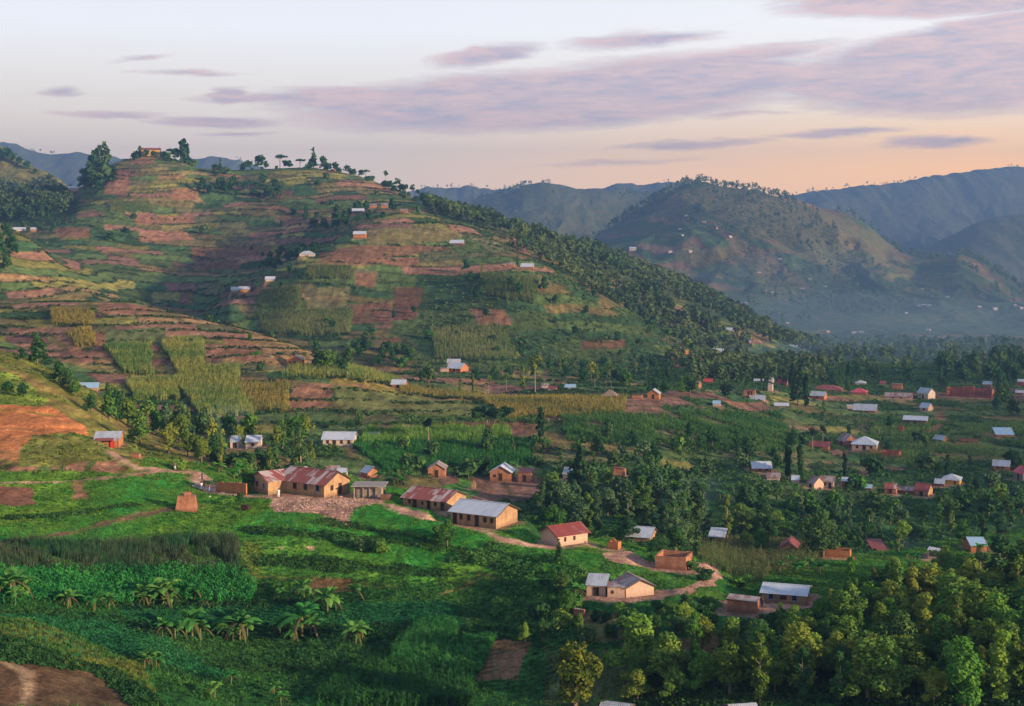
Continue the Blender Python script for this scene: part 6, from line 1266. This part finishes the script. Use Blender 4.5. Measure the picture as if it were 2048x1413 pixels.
stuff('undergrowth', clumps(pts_of(poly([(650,1040),(760,1030),(900,1070),(1010,1100),(1000,1125),(860,1120),(740,1110),(660,1085)], 2.6, 5.3) & (mott > .46), 1500), 14, .75, .2, hs=1.0), cover_mat('lawn_shrubs', (.03,.10,.03), (.07,.17,.04), .1))
stuff('undergrowth', clumps(pts_of(poly([(1000,1110),(1130,1110),(1180,1160),(1160,1250),(1090,1290),(980,1230)], 1.6, 5) & (mott > .45), 900), 14, .7, .2, hs=1.0), cover_mat('slope_shrubs', (.04,.13,.035), (.10,.22,.05), .1))
rub = poly([(540,1000),(700,992),(765,994),(700,1030),(690,1052),(655,1050),(640,1025),(560,1024)], 4, 6)
stuff('rubble', clumps(pts_of(rub, 1200), 5, .16, .10, hs=.5), cover_mat('rubble_stones', (.34,.23,.18), (.52,.38,.31), .2, 0))
# woods too far or too dense to count: small crowns merged into one sheet
def woods(name, mask, n, h0, h1, nl, m, minv=0):
    p = pts_of(mask, n); h = rng.uniform(h0, h1, n); N = n*nl
    d = rng.normal(size=(N, 3)); d /= np.linalg.norm(d, axis=1)[:, None]; H_r = np.repeat(h, nl); c = np.repeat(p, nl, 0) + d*np.stack([H_r*.24, H_r*.24, H_r*.38], 1)*rng.uniform(.5, 1, N)[:, None]; c[:, 2] += H_r*.6
    nn = d + rng.normal(size=(N, 3))*.6 + [0, 0, .3]; nn /= np.linalg.norm(nn, axis=1)[:, None]; a = np.cross(nn, rng.normal(size=(N, 3))); a /= np.linalg.norm(a, axis=1)[:, None]; b = np.cross(nn, a); s = (H_r*.13*rng.uniform(.6, 1.4, N))[:, None]
    stuff(name, np.stack([c + a*s, c - a*s*.5 + b*s*.85, c - a*s*.5 - b*s*.85], 1), m)
WD = cover_mat('woodland_leaves', (.045,.095,.042), (.11,.15,.055), .015)
rid_ = (GK > RW) & (fbm(GX/38, GY/38, 88, 3) < .60) & (GK < 17.05) & (GV - 0 > 0) & (GU > 850 + (fbm(GX/50, GY/50, 99, 2)-.5)*60) & (GU < 1640)
woods('woodland', rid_, 1000, 9, 17, 34, WD)
woods('woodland', ((GK > 14.7) & (GK < 15.8) & (GU > 1020) & (GU < 1500)), 500, 6, 12, 34, WD)
woods('woodland', poly([(1640,680),(2110,690),(2110,760),(1900,768),(1640,750)], 11.5, 18.6), 650, 6, 13, 30, WD)
woods('woodland', poly([(-60,375),(100,370),(150,405),(120,440),(0,450),(-60,450)], 16, 20), 520, 10, 16, 30, WD)
woods('woodland', (GK > 18.4) & (GK < 20.5) & (wood > .5) & (GU > 1100), 1300, 12, 20, 16, WD)
woods('woodland', (GK > 19.8) & (GK < 20.25) & (GU > 1250) & (GU < 2100) & (fbm(GX/60, GY*0, 12, 3) > .47), 240, 12, 22, 16, WD)
woods('woodland', (GK > 21.3) & (GK < 22.2) & (GU > 850) & (GU < 1400) & (fbm(GX/90, GY*0, 14, 3) > .45), 420, 12, 20, 14, WD)
woods('woodland', (GK > 23.6) & (GK < 24.1) & (fbm(GX/200, GY*0, 15, 3) > .5), 320, 12, 24, 12, WD)
woods('woodland', poly([(1290,680),(1660,690),(1660,790),(1400,780)], 10.5, 12.8), 260, 5, 10, 40, WD)
# ------------------------------------------------------------------ people on the path
def person(u, v, top, low, skirt, turn, lab, walk=.0, k0=4.2, k1=6.8, scale=1.0, seat=False):
    p = hit(u, v, k0, k1); J = {}
    h = 1.0
    legs = 0.0
    P = dict(pelvis=(0,0,.95), waist=(0,0,1.10), chest=(0,-.01,1.32), neck=(0,-.01,1.48), head0=(0,-.015,1.56), head=(0,-.02,1.66), crown=(0,-.01,1.76),
             shL=(.17,0,1.42), elL=(.24,.03+walk*.3,1.16), wrL=(.24,-.06+walk*.4,.92), haL=(.24,-.09+walk*.4,.83), shR=(-.17,0,1.42), elR=(-.24,.03-walk*.3,1.16), wrR=(-.24,-.06-walk*.4,.92), haR=(-.24,-.09-walk*.4,.83),
             hiL=(.09,0,.90), knL=(.10,-.03-walk*.5,.50), anL=(.10,.02-walk,.09), toL=(.11,-.14-walk,.04), hiR=(-.09,0,.90), knR=(-.10,-.03+walk*.3,.50), anR=(-.10,.02+walk,.09), toR=(-.11,-.14+walk,.04))
    Rd = dict(pelvis=.135, waist=.115, chest=.145, neck=.052, head0=.075, head=.095, crown=.055, sh=.062, el=.043, wr=.03, ha=.035, hi=.085, kn=.058, an=.038, to=.035)
    E = [('pelvis','waist'),('waist','chest'),('chest','neck'),('neck','head0'),('head0','head'),('head','crown')] + [(a+s, b+s) for s in 'LR' for a, b in (('sh','el'),('el','wr'),('wr','ha'),('hi','kn'),('kn','an'),('an','to'))] + [('chest','shL'),('chest','shR'),('pelvis','hiL'),('pelvis','hiR')]
    nm = list(P); me = bpy.data.meshes.new('person_body'); me.from_pydata([P[k] for k in nm], [(nm.index(a), nm.index(b)) for a, b in E], []); me.update()
    t = bpy.data.objects.new('person_body', me); C.objects.link(t); md = t.modifiers.new('skin', 'SKIN'); 
    if not me.skin_vertices: me.attributes.new('skin_vertex', 'FLOAT', 'POINT') if False else None
    sv = me.skin_vertices[0].data if me.skin_vertices else None
    if sv is None: return None
    for i, k in enumerate(nm):
        r = Rd.get(k) or Rd.get(k[:2]); sv[i].radius = (r, r); sv[i].use_root = (k == 'pelvis')
    sb = t.modifiers.new('sub', 'SUBSURF'); sb.levels = 1; sb.render_levels = 1
    bpy.context.view_layer.update(); dg = bpy.context.evaluated_depsgraph_get(); out = bpy.data.meshes.new_from_object(t.evaluated_get(dg)); bpy.data.objects.remove(t)
    out.materials.clear(); out.materials.append(plain('skin_brown', (.10,.05,.03), .6, .1))
    o = bpy.data.objects.new('person', out); C.objects.link(o); o.location = p; o.rotation_euler = (0, 0, turn); o.scale = (scale,)*3; o['label'] = lab; o['category'] = 'person'
    tm = plain('cloth_%d_%d_%d' % tuple(int(c*99) for c in top), top, .9, .15); lm_ = plain('cloth_%d_%d_%d' % tuple(int(c*99) for c in low), low, .9, .15)
    a = MB(); a.tube([(0,0,.90),(0,0,1.10),(0,-.01,1.30),(0,-.01,1.43),(0,-.01,1.49)], [.17,.155,.185,.15,.065], 12)
    for s in 'LR': 
        q = Vector(P['sh'+s]); e = Vector(P['el'+s]); a.tube([q*.9 + Vector((0,0,.14)), q, q.lerp(e, .75)], [.05,.082,.066], 8)
    put_obj('shirt', a.mesh('shirt', tm, True), o)
    b = MB()
    if skirt: b.tube([(0,0,.98),(0,0,.80),(0,-walk*.2,.45),(0,-walk*.2,.28)], [.165,.185,.20,.23], 12); put_obj('skirt', b.mesh('skirt', lm_, True), o)
    else:
        b.tube([(0,0,.99),(0,0,.86)], [.16,.165], 12)
        for s in 'LR': b.tube([P['hi'+s], P['kn'+s], Vector(P['an'+s]) + Vector((0,0,.03))], [.105,.078,.06], 8)
        put_obj('trousers', b.mesh('trousers', lm_, True), o)
    hm = MB(); hm.tube([(0,.01,1.66),(0,.012,1.72),(0,.0,1.77),(0,0,1.80)], [.102,.104,.075,.02], 10); put_obj('hair', hm.mesh('hair', plain('black_hair', (.012,.01,.01), .7, .1), True), o)
person(350, 941, (.12,.12,.14), (.5,.5,.52), False, .4, 'person in dark top and pale trousers walking the dirt path below the red-doored house', .14)
person(404, 962, (.05,.04,.12), (.06,.05,.09), False, 1.2, 'person in dark clothes uppermost on the path bend', .10)
person(408, 976, (.5,.06,.05), (.35,.12,.03), True, 2.2, 'person in a red top and orange wrap in the group on the path', .05)
person(403, 982, (.75,.75,.78), (.25,.4,.55), True, .9, 'person in a white top, leftmost of the group on the path', .06)
person(419, 985, (.35,.12,.10), (.30,.45,.65), True, -.6, 'person in a light blue skirt, rightmost of the group on the path', .08)
person(557, 996, (.8,.78,.76), (.75,.72,.72), False, .2, 'person dressed in white at the inner corner of the L-shaped house', .05)
person(1524, 1213, (.05,.03,.04), (.04,.03,.05), False, -.5, 'person in dark clothes between the brick store and the pale-roofed house', .05, 2.2, 5)
# ------------------------------------------------------------------ cooking smoke over the valley: thin soft-edged volumes
def smoke(u, v, y, ru, rv, dens, lab):
    me = bpy.data.meshes.new('smoke'); bmv = []; s = y / F
    v_, f_ = [], []; n, m_ = 20, 10
    for i in range(1, m_):
        for j in range(n): a = math.pi*i/m_; b = 2*math.pi*j/n; k = 1 + .12*math.sin(3*b+i); v_.append((ru*s*math.sin(a)*math.cos(b)*k, ru*s*.7*math.sin(a)*math.sin(b), rv*s*math.cos(a)*k))
    v_ += [(0,0,rv*s),(0,0,-rv*s)]; T, B = len(v_)-2, len(v_)-1
    for i in range(m_-2):
        for j in range(n): f_.append((i*n+j, (i+1)*n+j, (i+1)*n+(j+1)%n, i*n+(j+1)%n))
    for j in range(n): f_.append((T, j, (j+1)%n)); f_.append((B, (m_-2)*n+(j+1)%n, (m_-2)*n+j))
    mt = bpy.data.materials.get('smoke_%g' % dens)
    if not mt:
        mt = bpy.data.materials.new('smoke_%g' % dens); mt.use_nodes = True; nn = mt.node_tree.nodes; nn.clear(); pv = nn.new('ShaderNodeVolumePrincipled'); pv.inputs['Color'].default_value = (.25,.46,.72,1); pv.inputs['Density'].default_value = dens
        ot = nn.new('ShaderNodeOutputMaterial'); mt.node_tree.links.new(pv.outputs[0], ot.inputs['Volume'])
    o = put_obj('smoke', new_mesh('smoke', v_, f_, mt, True)); o.location = ((u-CX)/F*y, y, (HZ-v)/F*y); o['kind'] = 'stuff'; o['label'] = lab
smoke(455, 838, 395, 62, 30, .009, 'thin blue smoke drifting over the crops above the small cream house')
smoke(1400, 985, 345, 60, 34, .006, 'faint blue smoke over the green slope')
smoke(1830, 1105, 300, 44, 40, .013, 'blue smoke beside the pink brick hut')
smoke(1800, 712, 960, 420, 36, .0011, 'thin blue smoke in front of the valley woods')
smoke(1700, 640, 1950, 480, 150, .00035, 'faint mist on the foot of the far hill')
smoke(1760, 672, 1650, 520, 90, .0005, 'thin blue mist lying over the hazy valley and the foot of the far hill')
# ------------------------------------------------------------------ haze: one closed box of even, thin air
def haze():
    me = bpy.data.meshes.new('haze'); x0, x1, y0, y1, z0, z1 = -4000, 4000, -700, 7400, -330, 475
    v = [(x, y, z) for x in (x0, x1) for y in (y0, y1) for z in (z0, z1)]
    me.from_pydata(v, [], [(0,1,3,2),(4,6,7,5),(0,4,5,1),(2,3,7,6),(0,2,6,4),(1,5,7,3)]); me.update()
    o = bpy.data.objects.new('haze', me); C.objects.link(o); o['kind'] = 'stuff'
    m = bpy.data.materials.new('haze_air'); m.use_nodes = True; n = m.node_tree.nodes; n.clear()
    pv = n.new('ShaderNodeVolumePrincipled'); pv.inputs['Color'].default_value = (0.15, 0.29, 0.60, 1); pv.inputs['Density'].default_value = HAZE_D
    pv.inputs['Anisotropy'].default_value = 0.2
    out = n.new('ShaderNodeOutputMaterial'); m.node_tree.links.new(pv.outputs[0], out.inputs['Volume'])
    me.materials.append(m)
HAZE_D = 0.00019
haze()
